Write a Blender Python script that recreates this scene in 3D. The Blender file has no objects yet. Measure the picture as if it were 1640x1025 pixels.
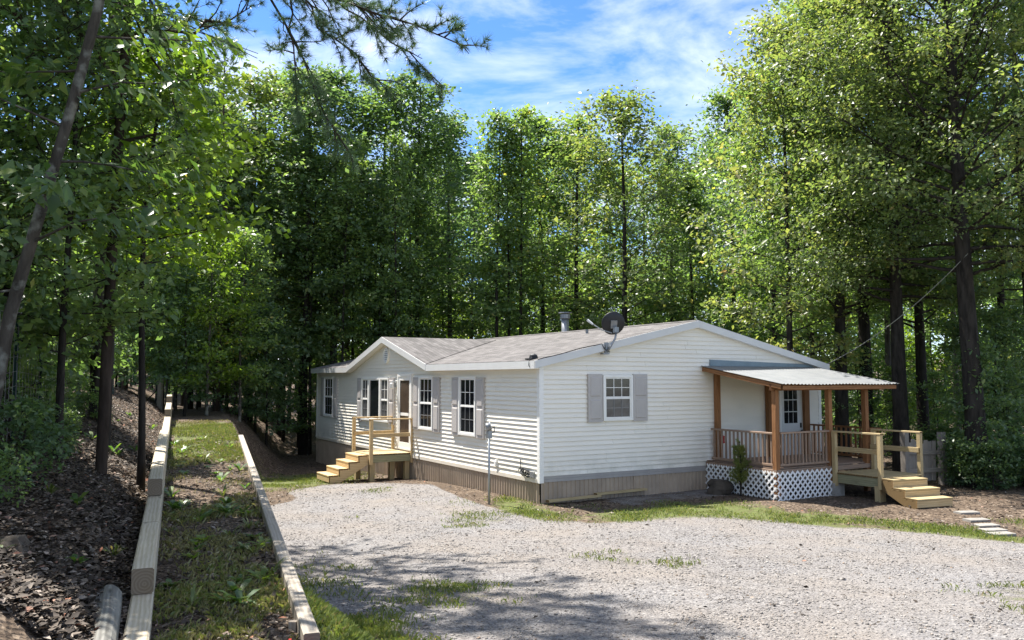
import bpy, math, random
import numpy as np
from mathutils import Vector, Matrix, Quaternion

# ------------------------------------------------------------------ camera, sky, sun, exposure
sc = bpy.context.scene
col = sc.collection
cd = bpy.data.cameras.new('camera'); cam = bpy.data.objects.new('camera', cd); col.objects.link(cam)
cd.sensor_width = 36.0; cd.lens = 36.0 * 1340 / 1640; cd.clip_end = 600; cd.clip_start = 0.05
cam.location = (0, 0, 2.54); cam.rotation_euler = (math.radians(90 + 4.034), 0, 0)
sc.camera = cam

SUN_EL = math.radians(62); SUN_H = Vector((-0.776, 0.63, 0)).normalized()
to_sun = SUN_H * math.cos(SUN_EL) + Vector((0, 0, math.sin(SUN_EL)))
sl = bpy.data.lights.new('sun', 'SUN'); sl.energy = 5.0; sl.angle = math.radians(0.53); sl.color = (1.0, 0.955, 0.89)
so = bpy.data.objects.new('sun', sl); col.objects.link(so); so.location = (-20, 10, 30)
so.rotation_euler = to_sun.to_track_quat('Z', 'Y').to_euler()

world = bpy.data.worlds.new('World'); sc.world = world; world.use_nodes = True
wt = world.node_tree; wt.nodes.clear()
def WN(t, **k):
    n = wt.nodes.new(t)
    for a, b in k.items(): setattr(n, a, b)
    return n
out = WN('ShaderNodeOutputWorld'); bg = WN('ShaderNodeBackground'); bg.inputs[1].default_value = 0.15
sky = WN('ShaderNodeTexSky', sky_type='NISHITA', sun_disc=False)
sky.sun_elevation = SUN_EL; sky.sun_rotation = math.atan2(SUN_H.x, SUN_H.y); sky.altitude = 500; sky.dust_density = 0.15; sky.ozone_density = 2.5; sky.air_density = 0.85
hs = WN('ShaderNodeHueSaturation'); hs.inputs['Saturation'].default_value = 1.15; hs.inputs['Value'].default_value = 0.62
ml = WN('ShaderNodeMixRGB', blend_type='MULTIPLY'); ml.inputs[0].default_value = 1.0; ml.inputs[2].default_value = (0.88, 0.92, 1.0, 1)
wt.links.new(sky.outputs[0], ml.inputs[1]); wt.links.new(ml.outputs[0], hs.inputs['Color'])
tc = WN('ShaderNodeTexCoord'); mp = WN('ShaderNodeMapping'); mp.inputs['Scale'].default_value = (1.0, 1.0, 2.6); mp.inputs['Rotation'].default_value = (0, 0.22, 0.3)
mp.inputs['Location'].default_value = (2.3, 1.7, 0.3)
wt.links.new(tc.outputs['Generated'], mp.inputs['Vector'])
n1 = WN('ShaderNodeTexNoise'); n1.inputs['Scale'].default_value = 3.1; n1.inputs['Detail'].default_value = 9; n1.inputs['Roughness'].default_value = 0.58; n1.inputs['Distortion'].default_value = 0.5
wt.links.new(mp.outputs[0], n1.inputs['Vector'])
cr = WN('ShaderNodeValToRGB'); cr.color_ramp.elements[0].position = 0.42; cr.color_ramp.elements[1].position = 0.70
cr.color_ramp.elements[0].color = (0, 0, 0, 1); cr.color_ramp.elements[1].color = (0.92, 0.92, 0.92, 1)
wt.links.new(n1.outputs['Fac'], cr.inputs[0])
mx = WN('ShaderNodeMixRGB'); mx.inputs[2].default_value = (4.3, 4.35, 4.5, 1)
wt.links.new(cr.outputs[0], mx.inputs[0]); wt.links.new(hs.outputs[0], mx.inputs[1])
wt.links.new(mx.outputs[0], bg.inputs[0]); wt.links.new(bg.outputs[0], out.inputs[0])

vs = sc.view_settings; vs.view_transform = 'Standard'; vs.look = 'None'; vs.exposure = 1.47; vs.gamma = 1.0; vs.use_curve_mapping = False
sc.render.engine = 'CYCLES'
sc.cycles.max_bounces = 12; sc.cycles.diffuse_bounces = 7; sc.cycles.glossy_bounces = 3; sc.cycles.transmission_bounces = 8; sc.cycles.transparent_max_bounces = 6
sc.cycles.sample_clamp_indirect = 6.0

rng = np.random.default_rng(11); random.seed(5)

# ------------------------------------------------------------------ node materials
def mat(name):
    m = bpy.data.materials.new(name); m.use_nodes = True
    t = m.node_tree; t.nodes.clear()
    o = t.nodes.new('ShaderNodeOutputMaterial'); p = t.nodes.new('ShaderNodeBsdfPrincipled')
    t.links.new(p.outputs[0], o.inputs[0])
    return m, t, p, o
def nd(t, ty, ins=None, **k):
    n = t.nodes.new(ty)
    for a, b in k.items(): setattr(n, a, b)
    for a, b in (ins or {}).items():
        if hasattr(b, 'is_linked') or isinstance(b, bpy.types.NodeSocket): t.links.new(b, n.inputs[a])
        else: n.inputs[a].default_value = b
    return n
def c4(c): return (c[0], c[1], c[2], 1)
def ramp(t, fac, stops):
    r = t.nodes.new('ShaderNodeValToRGB'); e = r.color_ramp.elements
    while len(e) < len(stops): e.new(0.5)
    for q, (p, c) in zip(e, stops): q.position = p; q.color = c4(c)
    t.links.new(fac, r.inputs[0]); return r.outputs[0]
def mixc(t, fac, a, b, mode='MIX'):
    n = t.nodes.new('ShaderNodeMixRGB'); n.blend_type = mode
    for i, v in ((0, fac), (1, a), (2, b)):
        if isinstance(v, bpy.types.NodeSocket): t.links.new(v, n.inputs[i])
        elif i == 0: n.inputs[0].default_value = v
        else: n.inputs[i].default_value = c4(v)
    return n.outputs[0]
def math_(t, op, a, b=0.0):
    n = t.nodes.new('ShaderNodeMath'); n.operation = op
    for i, v in ((0, a), (1, b)):
        if isinstance(v, bpy.types.NodeSocket): t.links.new(v, n.inputs[i])
        else: n.inputs[i].default_value = v
    return n.outputs[0]
def noise(t, vec, scale, detail=4, rough=0.55, dist=0.0):
    n = nd(t, 'ShaderNodeTexNoise', {'Scale': scale, 'Detail': detail, 'Roughness': rough, 'Distortion': dist})
    if vec is not None: t.links.new(vec, n.inputs['Vector'])
    return n.outputs['Fac']
def bump(t, p, h, strength, dist=0.02):
    b = nd(t, 'ShaderNodeBump', {'Strength': strength, 'Distance': dist, 'Height': h}); t.links.new(b.outputs[0], p.inputs['Normal'])
def objcoord(t, scale=(1, 1, 1), rnd=True):
    tc = t.nodes.new('ShaderNodeTexCoord'); v = tc.outputs['Object']
    if rnd:
        oi = t.nodes.new('ShaderNodeObjectInfo'); a = nd(t, 'ShaderNodeVectorMath', operation='SCALE'); a.inputs[0].default_value = (17.3, 9.1, 5.7)
        t.links.new(oi.outputs['Random'], a.inputs['Scale'])
        b = nd(t, 'ShaderNodeVectorMath', operation='ADD'); t.links.new(v, b.inputs[0]); t.links.new(a.outputs[0], b.inputs[1]); v = b.outputs[0]
    mpn = t.nodes.new('ShaderNodeMapping'); mpn.inputs['Scale'].default_value = scale; t.links.new(v, mpn.inputs['Vector'])
    return mpn.outputs[0]

def plain(name, c, rough=0.6, metal=0.0, var=0.12, nscale=3.0, spec=0.4, dirt=None):
    m, t, p, o = mat(name); v = objcoord(t)
    n = noise(t, v, nscale, 5)
    cc = ramp(t, n, [(0.3, [x * (1 - var) for x in c]), (0.7, [min(1, x * (1 + var)) for x in c])])
    if dirt:
        n2 = noise(t, v, 1.1, 6, 0.65); f = ramp(t, n2, [(0.5, (0, 0, 0)), (0.75, (1, 1, 1))]); f = math_(t, 'MULTIPLY', f, dirt[1]); cc = mixc(t, f, cc, dirt[0])
    t.links.new(cc, p.inputs['Base Color']); p.inputs['Roughness'].default_value = rough; p.inputs['Metallic'].default_value = metal
    p.inputs['Specular IOR Level'].default_value = spec
    bump(t, p, noise(t, v, nscale * 14, 3), 0.06, 0.01)
    return m

def wood(name, light, dark, knots=0.5, rough=0.75, grey=0.0, objvar=0.25, rings=14):
    """grain along local X of the board; end grain rings where the face looks along X"""
    m, t, p, o = mat(name)
    v = objcoord(t, (1, 1, 1)); vg = objcoord(t, (1.2, 14, 14))
    g = noise(t, vg, 3.0, 6, 0.6, 0.6)
    vw = nd(t, 'ShaderNodeMapping', {'Vector': objcoord(t, (1, 1, 1)), 'Location': (0.3, 0.05, 0.12), 'Scale': (0.16, 1, 1)}).outputs[0]
    w = nd(t, 'ShaderNodeTexWave', {'Vector': vw, 'Scale': 13.0, 'Distortion': 3.5, 'Detail': 2.0, 'Detail Scale': 1.5}, wave_type='RINGS', rings_direction='X').outputs['Fac']
    f = math_(t, 'ADD', math_(t, 'MULTIPLY', g, 0.72), math_(t, 'MULTIPLY', w, 0.28))
    cc = ramp(t, f, [(0.28, dark), (0.52, [(a + b) / 2 for a, b in zip(light, dark)]), (0.72, light)])
    k = nd(t, 'ShaderNodeTexVoronoi', {'Vector': objcoord(t, (1.6, 7, 7)), 'Scale': 1.0}); kf = ramp(t, k.outputs['Distance'], [(0.03, (1, 1, 1)), (0.13, (0, 0, 0))])
    cc = mixc(t, math_(t, 'MULTIPLY', kf, knots), cc, [x * 0.35 for x in dark])
    tc = t.nodes.new('ShaderNodeTexCoord'); sx = nd(t, 'ShaderNodeSeparateXYZ', {'Vector': tc.outputs['Normal']})
    endf = math_(t, 'GREATER_THAN', math_(t, 'ABSOLUTE', sx.outputs[0]), 0.9)
    rv = nd(t, 'ShaderNodeMapping', {'Vector': tc.outputs['Object'], 'Location': (0, 0.012, 0.02), 'Scale': (0, 1, 1)})
    rg = nd(t, 'ShaderNodeTexWave', {'Vector': rv.outputs[0], 'Scale': rings, 'Distortion': 1.2, 'Detail': 2.0, 'Detail Scale': 3.0}, wave_type='RINGS', rings_direction='X').outputs['Fac']
    ec = ramp(t, rg, [(0.2, [x * y for x, y in zip(dark, (0.36, 0.30, 0.24))]), (0.8, [x * y for x, y in zip(light, (0.34, 0.29, 0.23))])])  # brown end grain, with shade on the board ends darkened into its colour
    cc = mixc(t, endf, cc, ec)
    oi = t.nodes.new('ShaderNodeObjectInfo')
    hv = nd(t, 'ShaderNodeHueSaturation', {'Color': cc, 'Value': math_(t, 'ADD', math_(t, 'MULTIPLY', oi.outputs['Random'], objvar), 1 - objvar / 2)})
    cc = hv.outputs[0]
    if grey: cc = mixc(t, math_(t, 'MULTIPLY', noise(t, v, 2.2, 5, 0.6), grey), cc, (0.30, 0.29, 0.28))
    t.links.new(cc, p.inputs['Base Color']); p.inputs['Roughness'].default_value = rough; p.inputs['Specular IOR Level'].default_value = 0.25
    bump(t, p, g, 0.22, 0.004)
    return m

def bark(name, a, b, scale=9.0, lichen=0.0):
    m, t, p, o = mat(name); v = objcoord(t, (1, 1, 0.22))
    n = noise(t, v, scale, 6, 0.65, 0.4); cc = ramp(t, n, [(0.32, a), (0.68, b)])
    if lichen: cc = mixc(t, ramp(t, noise(t, objcoord(t), 4.0, 5), [(0.55, (0, 0, 0)), (0.65, [lichen] * 3)]), cc, (0.33, 0.34, 0.29))
    t.links.new(cc, p.inputs['Base Color']); p.inputs['Roughness'].default_value = 0.9; p.inputs['Specular IOR Level'].default_value = 0.15
    bump(t, p, n, 0.8, 0.04)
    return m

def leafmat(name, stops, trans=0.55, tgain=(1.55, 1.6, 0.75), rough=0.4, spec=0.6):
    """colour by the leaf's own random value (attribute lv) and the tree's"""
    m, t, p, o = mat(name)
    at = nd(t, 'ShaderNodeAttribute', attribute_name='lv'); oi = t.nodes.new('ShaderNodeObjectInfo')
    f = math_(t, 'ADD', math_(t, 'MULTIPLY', at.outputs['Fac'], 0.78), math_(t, 'MULTIPLY', oi.outputs['Random'], 0.22))
    cc = ramp(t, f, stops)
    t.links.new(cc, p.inputs['Base Color']); p.inputs['Roughness'].default_value = rough; p.inputs['Specular IOR Level'].default_value = spec
    tr = nd(t, 'ShaderNodeBsdfTranslucent', {'Color': mixc(t, 1.0, cc, tgain, 'MULTIPLY')})
    ms = nd(t, 'ShaderNodeMixShader', {0: trans}); t.links.new(p.outputs[0], ms.inputs[1]); t.links.new(tr.outputs[0], ms.inputs[2])
    t.links.new(ms.outputs[0], o.inputs[0])
    return m

M = {}
M['siding'] = plain('vinyl_siding', (0.81, 0.765, 0.67), 0.42, var=0.03, nscale=0.8, dirt=((0.62, 0.60, 0.53), 0.25))
def splash():
    m = M['siding']; t = m.node_tree; p = [n for n in t.nodes if n.type == 'BSDF_PRINCIPLED'][0]; src = p.inputs['Base Color'].links[0].from_socket
    tc = t.nodes.new('ShaderNodeTexCoord'); z = nd(t, 'ShaderNodeSeparateXYZ', {'Vector': tc.outputs['Object']}).outputs[2]
    low = nd(t, 'ShaderNodeMapRange', {'Value': z, 'From Min': 1.0, 'From Max': 0.42}).outputs[0]
    f = math_(t, 'MULTIPLY', low, ramp(t, noise(t, tc.outputs['Object'], 2.4, 6, 0.7), [(0.38, (0, 0, 0)), (0.70, (0.75, 0.75, 0.75))]))
    t.links.new(mixc(t, f, src, (0.42, 0.41, 0.33)), p.inputs['Base Color'])
splash()
M['trim'] = plain('white_trim', (0.80, 0.785, 0.74), 0.45, var=0.03)
M['fascia'] = plain('fascia_metal', (0.60, 0.595, 0.575), 0.4, var=0.04)
M['shutter'] = plain('shutter_greige', (0.44, 0.41, 0.385), 0.5, var=0.05)
M['skirt'] = plain('skirting_tan', (0.36, 0.285, 0.21), 0.6, var=0.12, nscale=2.5, dirt=((0.22, 0.18, 0.14), 0.6))
M['skirtcap'] = plain('skirt_cap_grey', (0.33, 0.31, 0.29), 0.55, var=0.08)
M['skirtcapf'] = plain('skirt_cap_cream', (0.66, 0.60, 0.50), 0.55, var=0.06)
M['glass'] = plain('window_glass', (0.012, 0.014, 0.016), 0.04, var=0.1, spec=0.6)
M['glassb'] = plain('window_glass_blind', (0.10, 0.10, 0.10), 0.08, var=0.25, nscale=6, spec=0.6)
M['bar'] = plain('bar_behind_screen', (0.20, 0.20, 0.20), 0.4)
M['screen'] = plain('storm_glass', (0.075, 0.055, 0.04), 0.15, var=0.15)
M['doorwhite'] = plain('door_paint', (0.62, 0.62, 0.60), 0.4, var=0.03)
M['darkmetal'] = plain('dark_metal', (0.02, 0.02, 0.022), 0.45, var=0.2)
M['greymetal'] = plain('grey_metal', (0.25, 0.26, 0.27), 0.45, 0.6, var=0.2, nscale=6)
M['galv'] = plain('galvanised', (0.33, 0.35, 0.36), 0.42, 0.7, var=0.2, nscale=5)
M['cable'] = plain('black_cable', (0.012, 0.012, 0.013), 0.5)
M['cable2'] = plain('pale_cable', (0.20, 0.195, 0.16), 0.6)
M['flash'] = plain('flashing_blue_grey', (0.19, 0.25, 0.28), 0.5, var=0.12)
M['lattice'] = plain('lattice_white', (0.74, 0.74, 0.73), 0.6, var=0.06, dirt=((0.45, 0.42, 0.36), 0.4))
M['concrete'] = plain('concrete', (0.30, 0.29, 0.27), 0.85, var=0.2, nscale=8)
M['paver'] = plain('paver', (0.24, 0.225, 0.20), 0.85, var=0.2, nscale=8)
M['rock'] = plain('rock', (0.06, 0.048, 0.036), 0.9, var=0.4, nscale=5)
M['red'] = plain('red_paint', (0.45, 0.03, 0.02), 0.5)
M['green'] = plain('green_steel', (0.012, 0.035, 0.03), 0.5, var=0.2)
M['postwhite'] = plain('post_white', (0.6, 0.6, 0.6), 0.5)
M['wire'] = plain('wire', (0.22, 0.22, 0.22), 0.5, 0.5)
M['pine_wood'] = wood('fresh_pine', (0.55, 0.415, 0.225), (0.41, 0.285, 0.14), 0.45)
M['treated'] = wood('treated_pine', (0.46, 0.36, 0.20), (0.32, 0.245, 0.125), 0.4)
M['treated_green'] = wood('treated_green', (0.31, 0.295, 0.18), (0.22, 0.215, 0.125), 0.4)
M['cedar'] = wood('stained_cedar', (0.34, 0.165, 0.07), (0.17, 0.075, 0.03), 0.55)
M['cedar_grey'] = wood('weathered_cedar', (0.33, 0.21, 0.13), (0.19, 0.115, 0.07), 0.4, grey=0.4)
M['timber'] = wood('timber_pale', (0.56, 0.49, 0.36), (0.38, 0.31, 0.20), 0.8, grey=0.4, rings=15)
M['timber_old'] = wood('timber_weathered', (0.40, 0.35, 0.27), (0.25, 0.20, 0.14), 0.6, grey=0.55)
M['oldfence'] = wood('fence_weathered', (0.30, 0.26, 0.21), (0.17, 0.135, 0.10), 0.5, grey=0.5)
M['log'] = wood('log_grey', (0.22, 0.215, 0.185), (0.075, 0.07, 0.055), 0.9, grey=0.3)
M['bark_dark'] = bark('bark_dark', (0.012, 0.010, 0.0085), (0.050, 0.043, 0.036))
M['bark_grey'] = bark('bark_grey', (0.03, 0.026, 0.021), (0.105, 0.093, 0.078), 8, 0.45)
M['bark_pine'] = bark('bark_pine', (0.022, 0.016, 0.012), (0.075, 0.055, 0.043), 7)

def shingles():
    m, t, p, o = mat('roof_shingles'); v = objcoord(t, (1, 1, 1), False)
    sx = nd(t, 'ShaderNodeSeparateXYZ', {'Vector': v}); cx = nd(t, 'ShaderNodeCombineXYZ', {'X': sx.outputs[1], 'Y': sx.outputs[0]})
    b = nd(t, 'ShaderNodeTexBrick', {'Vector': cx.outputs[0], 'Color1': (0, 0, 0, 1), 'Color2': (1, 1, 1, 1), 'Mortar': (0.2, 0.2, 0.2, 1), 'Scale': 1.0, 'Mortar Size': 0.006, 'Brick Width': 0.30, 'Row Height': 0.14, 'Bias': 0.0})
    cc = ramp(t, b.outputs['Color'], [(0.0, (0.075, 0.071, 0.069)), (0.5, (0.13, 0.122, 0.118)), (1.0, (0.18, 0.169, 0.163))])
    cc = mixc(t, 0.35, cc, ramp(t, noise(t, v, 0.9, 6, 0.6), [(0.3, (0.085, 0.08, 0.077)), (0.7, (0.175, 0.165, 0.158))]))
    cc = mixc(t, b.outputs['Fac'], cc, (0.06, 0.05, 0.045))
    t.links.new(cc, p.inputs['Base Color']); p.inputs['Roughness'].default_value = 0.9; p.inputs['Specular IOR Level'].default_value = 0.2
    saw = math_(t, 'FRACT', math_(t, 'DIVIDE', sx.outputs[0], 0.14))
    bump(t, p, math_(t, 'ADD', math_(t, 'MULTIPLY', saw, -1.0), math_(t, 'MULTIPLY', noise(t, v, 160, 2), 0.4)), 0.5, 0.012)
    return m
M['shingle'] = shingles()
def metalroof():
    m, t, p, o = mat('corrugated_metal'); v = objcoord(t, (1, 1, 1), False)
    n = noise(t, v, 2.2, 6, 0.65); cc = ramp(t, n, [(0.3, (0.17, 0.18, 0.187)), (0.6, (0.235, 0.24, 0.243)), (0.8, (0.15, 0.14, 0.125))])
    t.links.new(cc, p.inputs['Base Color']); p.inputs['Roughness'].default_value = 0.5; p.inputs['Metallic'].default_value = 0.35
    return m
M['metalroof'] = metalroof()

def groundmat():
    m, t, p, o = mat('ground_cover'); tc = t.nodes.new('ShaderNodeTexCoord'); v = tc.outputs['Object']
    ag = nd(t, 'ShaderNodeAttribute', attribute_name='gravel').outputs['Fac']; ar = nd(t, 'ShaderNodeAttribute', attribute_name='grass').outputs['Fac']
    def th(a, s, amp, lo, hi):
        f = math_(t, 'ADD', a, math_(t, 'MULTIPLY', math_(t, 'SUBTRACT', noise(t, v, s, 6, 0.65), 0.5), amp))
        return ramp(t, f, [(lo, (0, 0, 0)), (hi, (1, 1, 1))])
    fg = th(ag, 2.2, 1.0, 0.38, 0.62); fr = th(ar, 3.0, 1.1, 0.40, 0.66)
    # litter and soil
    vc = nd(t, 'ShaderNodeTexVoronoi', {'Vector': v, 'Scale': 26.0, 'Randomness': 1.0})
    lit = ramp(t, nd(t, 'ShaderNodeSeparateColor', {'Color': vc.outputs['Color']}).outputs[0], [(0.0, (0.030, 0.020, 0.014)), (0.4, (0.085, 0.062, 0.044)), (0.75, (0.16, 0.12, 0.085)), (1.0, (0.29, 0.225, 0.165))])
    lit = mixc(t, ramp(t, noise(t, v, 1.4, 6, 0.65), [(0.42, (0, 0, 0)), (0.68, (1, 1, 1))]), lit, (0.085, 0.062, 0.044))
    # gravel
    v1 = nd(t, 'ShaderNodeTexVoronoi', {'Vector': v, 'Scale': 30.0}); v2 = nd(t, 'ShaderNodeTexVoronoi', {'Vector': v, 'Scale': 62.0})
    g1 = nd(t, 'ShaderNodeSeparateColor', {'Color': v1.outputs['Color']}).outputs[0]; g2 = nd(t, 'ShaderNodeSeparateColor', {'Color': v2.outputs['Color']}).outputs[1]
    st = [(0.0, (0.089, 0.084, 0.083)), (0.45, (0.171, 0.16, 0.154)), (0.8, (0.248, 0.234, 0.222)), (1.0, (0.329, 0.315, 0.295))]
    gc = mixc(t, 0.45, ramp(t, g1, st), ramp(t, g2, st))
    gc = mixc(t, ramp(t, noise(t, v, 0.55, 6, 0.6), [(0.42, (0, 0, 0)), (0.68, (0.7, 0.7, 0.7))]), gc, (0.225, 0.195, 0.165))
    gc = mixc(t, ramp(t, noise(t, v, 0.32, 5, 0.6), [(0.5, (0, 0, 0)), (0.75, (0.55, 0.55, 0.55))]), gc, (0.21, 0.21, 0.215))
    # sod
    so_ = ramp(t, noise(t, v, 11, 6, 0.7), [(0.3, (0.10, 0.075, 0.045)), (0.5, (0.10, 0.115, 0.04)), (0.72, (0.15, 0.19, 0.055))])
    cc = mixc(t, fr, lit, so_); cc = mixc(t, math_(t, 'MULTIPLY', fg, math_(t, 'SUBTRACT', 1.0, math_(t, 'MULTIPLY', fr, 0.75))), cc, gc)
    t.links.new(cc, p.inputs['Base Color']); p.inputs['Roughness'].default_value = 0.95; p.inputs['Specular IOR Level'].default_value = 0.15
    hgt = math_(t, 'ADD', math_(t, 'MULTIPLY', v1.outputs['Distance'], 1.0), math_(t, 'MULTIPLY', noise(t, v, 40, 5, 0.7), 0.6))
    bump(t, p, hgt, 0.75, 0.03)
    return m
M['ground'] = groundmat()

def varmat(name, stops, rough=0.9, trans=0.0):
    m, t, p, o = mat(name); at = nd(t, 'ShaderNodeAttribute', attribute_name='lv'); cc = ramp(t, at.outputs['Fac'], stops)
    t.links.new(cc, p.inputs['Base Color']); p.inputs['Roughness'].default_value = rough; p.inputs['Specular IOR Level'].default_value = 0.2
    return m
M['stone'] = varmat('gravel_stone', [(0, (0.153, 0.141, 0.129)), (0.45, (0.211, 0.194, 0.177)), (0.8, (0.266, 0.247, 0.224)), (0.94, (0.36, 0.338, 0.309)), (1, (0.216, 0.156, 0.109))])
M['litter'] = varmat('fallen_leaf', [(0, (0.022, 0.017, 0.013)), (0.4, (0.055, 0.043, 0.033)), (0.8, (0.12, 0.095, 0.073)), (0.96, (0.27, 0.23, 0.19)), (1, (0.28, 0.11, 0.06))], 0.75)
M['drygrass'] = leafmat('dry_grass', [(0, (0.13, 0.13, 0.045)), (0.4, (0.22, 0.21, 0.08)), (0.75, (0.33, 0.29, 0.14)), (1, (0.40, 0.34, 0.20))], 0.3, (1.2, 1.2, 0.8))
M['grass'] = leafmat('grass_blade', [(0, (0.075, 0.1, 0.026)), (0.5, (0.15, 0.19, 0.048)), (0.8, (0.25, 0.26, 0.072)), (1, (0.425, 0.28, 0.156))], 0.35, (1.3, 1.4, 0.7))
M['leaf_a'] = leafmat('leaf_maple', [(0, (0.066, 0.119, 0.05)), (0.5, (0.131, 0.206, 0.076)), (0.85, (0.23, 0.306, 0.091)), (1, (0.459, 0.363, 0.101))])
M['leaf_b'] = leafmat('leaf_oak', [(0, (0.059, 0.11, 0.061)), (0.5, (0.113, 0.182, 0.084)), (0.9, (0.211, 0.268, 0.092)), (1, (0.371, 0.329, 0.106))])
M['leaf_y'] = leafmat('leaf_turning', [(0, (0.068, 0.106, 0.043)), (0.4, (0.13, 0.183, 0.067)), (0.75, (0.224, 0.243, 0.091)), (0.92, (0.314, 0.273, 0.12)), (1, (0.292, 0.177, 0.112))])
M['leaf_big'] = leafmat('leaf_hickory', [(0, (0.047, 0.098, 0.035)), (0.6, (0.095, 0.161, 0.041)), (1, (0.191, 0.241, 0.045))], 0.45)
M['leaf_lime'] = leafmat('leaf_lime', [(0, (0.08, 0.15, 0.02)), (0.6, (0.17, 0.25, 0.03)), (1, (0.30, 0.32, 0.04))], 0.55)
M['needle'] = leafmat('pine_needle', [(0, (0.065, 0.119, 0.054)), (0.6, (0.122, 0.196, 0.085)), (0.93, (0.199, 0.266, 0.116)), (1, (0.271, 0.182, 0.092))], 0.3, (1.2, 1.3, 0.8))

# ------------------------------------------------------------------ mesh helpers
def tag(o, label=None, cat=None, group=None, kind=None):
    if label: o['label'] = label
    if cat: o['category'] = cat
    if group: o['group'] = group
    if kind: o['kind'] = kind
    return o
def link(o, parent=None):
    col.objects.link(o)
    if parent is not None: o.parent = parent
    return o
def empty(name, loc=(0, 0, 0), rz=0.0):
    o = bpy.data.objects.new(name, None); o.empty_display_size = 0.2; o.location = loc; o.rotation_euler = (0, 0, rz); return link(o)
class MB:
    def __init__(s): s.v = []; s.f = []
    def add(s, vs, fs):
        n = len(s.v); s.v += [tuple(q) for q in vs]; s.f += [tuple(i + n for i in f) for f in fs]
    def box(s, a, b, m=None):
        x0, y0, z0 = a; x1, y1, z1 = b
        vs = [(x0, y0, z0), (x1, y0, z0), (x1, y1, z0), (x0, y1, z0), (x0, y0, z1), (x1, y0, z1), (x1, y1, z1), (x0, y1, z1)]
        if m: vs = [m(*q) for q in vs]
        s.add(vs, [(0, 3, 2, 1), (4, 5, 6, 7), (0, 1, 5, 4), (1, 2, 6, 5), (2, 3, 7, 6), (3, 0, 4, 7)])
    def prism(s, poly, d):
        n = len(poly); d = Vector(d); vs = [Vector(q) for q in poly]; vs += [q + d for q in vs]
        s.add(vs, [tuple(range(n))[::-1], tuple(range(n, 2 * n))] + [(i, (i + 1) % n, n + (i + 1) % n, n + i) for i in range(n)])
    def tube(s, pts, radii, n=8, cap=True):
        pts = [Vector(q) for q in pts]
        if not hasattr(radii, '__len__'): radii = [radii] * len(pts)
        base = len(s.v); u = None
        for i, q in enumerate(pts):
            d = (pts[min(i + 1, len(pts) - 1)] - pts[max(i - 1, 0)]).normalized()
            if u is None: u = d.orthogonal().normalized()
            u = (u - d * u.dot(d)).normalized(); w = d.cross(u)
            for k in range(n):
                a = 2 * math.pi * k / n; s.v.append(tuple(q + (u * math.cos(a) + w * math.sin(a)) * radii[i]))
        for i in range(len(pts) - 1):
            for k in range(n):
                a = base + i * n + k; b = base + i * n + (k + 1) % n; s.f.append((a, b, b + n, a + n))
        if cap:
            s.f.append(tuple(base + k for k in range(n))[::-1]); s.f.append(tuple(base + (len(pts) - 1) * n + k for k in range(n)))
    def lathe(s, prof, n=16, m=None):
        base = len(s.v)
        for r, z in prof:
            for k in range(n):
                a = 2 * math.pi * k / n; q = Vector((r * math.cos(a), r * math.sin(a), z)); s.v.append(tuple(m @ q if m else q))
        for i in range(len(prof) - 1):
            for k in range(n):
                a = base + i * n + k; b = base + i * n + (k + 1) % n; s.f.append((a, b, b + n, a + n))
    def mesh(s, name, smooth=False):
        me = bpy.data.meshes.new(name); me.from_pydata(s.v, [], s.f); me.update()
        if smooth: me.polygons.foreach_set('use_smooth', [True] * len(me.polygons))
        return me
    def build(s, name, m, parent=None, smooth=False):
        me = s.mesh(name, smooth); me.materials.append(m); return link(bpy.data.objects.new(name, me), parent)
_bc = {}
def beam(name, p0, p1, w, h, m, parent, up=(0, 0, 1), ch=0.004):
    """a sawn board from p0 to p1: local X runs along it, w across, h up; alike boards share one mesh"""
    p0 = Vector(p0); p1 = Vector(p1); d = p1 - p0; L = d.length; key = (round(L, 3), w, h, ch, m.name)
    me = _bc.get(key)
    if me is None:
        a, b = w / 2, h / 2; c = ch
        prof = [(-a + c, -b), (a - c, -b), (a, -b + c), (a, b - c), (a - c, b), (-a + c, b), (-a, b - c), (-a, -b + c)]
        mb = MB(); mb.prism([(-L / 2, y, z) for y, z in prof], (L, 0, 0)); me = mb.mesh(name); me.materials.append(m); _bc[key] = me
    X = d.normalized(); U = Vector(up)
    if abs(X.dot(U)) > 0.98: U = Vector((1, 0, 0))
    Y = U.cross(X).normalized(); Z = X.cross(Y)
    o = bpy.data.objects.new(name, me); mm = Matrix((X, Y, Z)).transposed().to_4x4(); mm.translation = (p0 + p1) / 2
    link(o, parent); o.matrix_basis = mm
    return o
def fastmesh(name, V, F, attr=None, attrs=None, m=None, smooth=False):
    """V (n,3) array, F (k,3|4) int array, per-face or per-vertex float attributes"""
    me = bpy.data.meshes.new(name); V = np.ascontiguousarray(V, dtype=np.float32); F = np.ascontiguousarray(F, dtype=np.int32); k, c = F.shape
    me.vertices.add(len(V)); me.vertices.foreach_set('co', V.ravel()); me.loops.add(k * c); me.loops.foreach_set('vertex_index', F.ravel())
    me.polygons.add(k); me.polygons.foreach_set('loop_start', np.arange(0, k * c, c, dtype=np.int32))
    try: me.polygons.foreach_set('loop_total', np.full(k, c, dtype=np.int32))
    except Exception: pass
    me.update(calc_edges=True)
    if attr is not None:
        a = me.attributes.new('lv', 'FLOAT', 'FACE'); a.data.foreach_set('value', np.ascontiguousarray(attr, dtype=np.float32))
    for n_, (dom, val) in (attrs or {}).items():
        a = me.attributes.new(n_, 'FLOAT', dom); a.data.foreach_set('value', np.ascontiguousarray(val, dtype=np.float32))
    if smooth: me.polygons.foreach_set('use_smooth', np.ones(k, dtype=bool))
    if m: me.materials.append(m)
    me.validate(clean_customdata=False)
    return me

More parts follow.
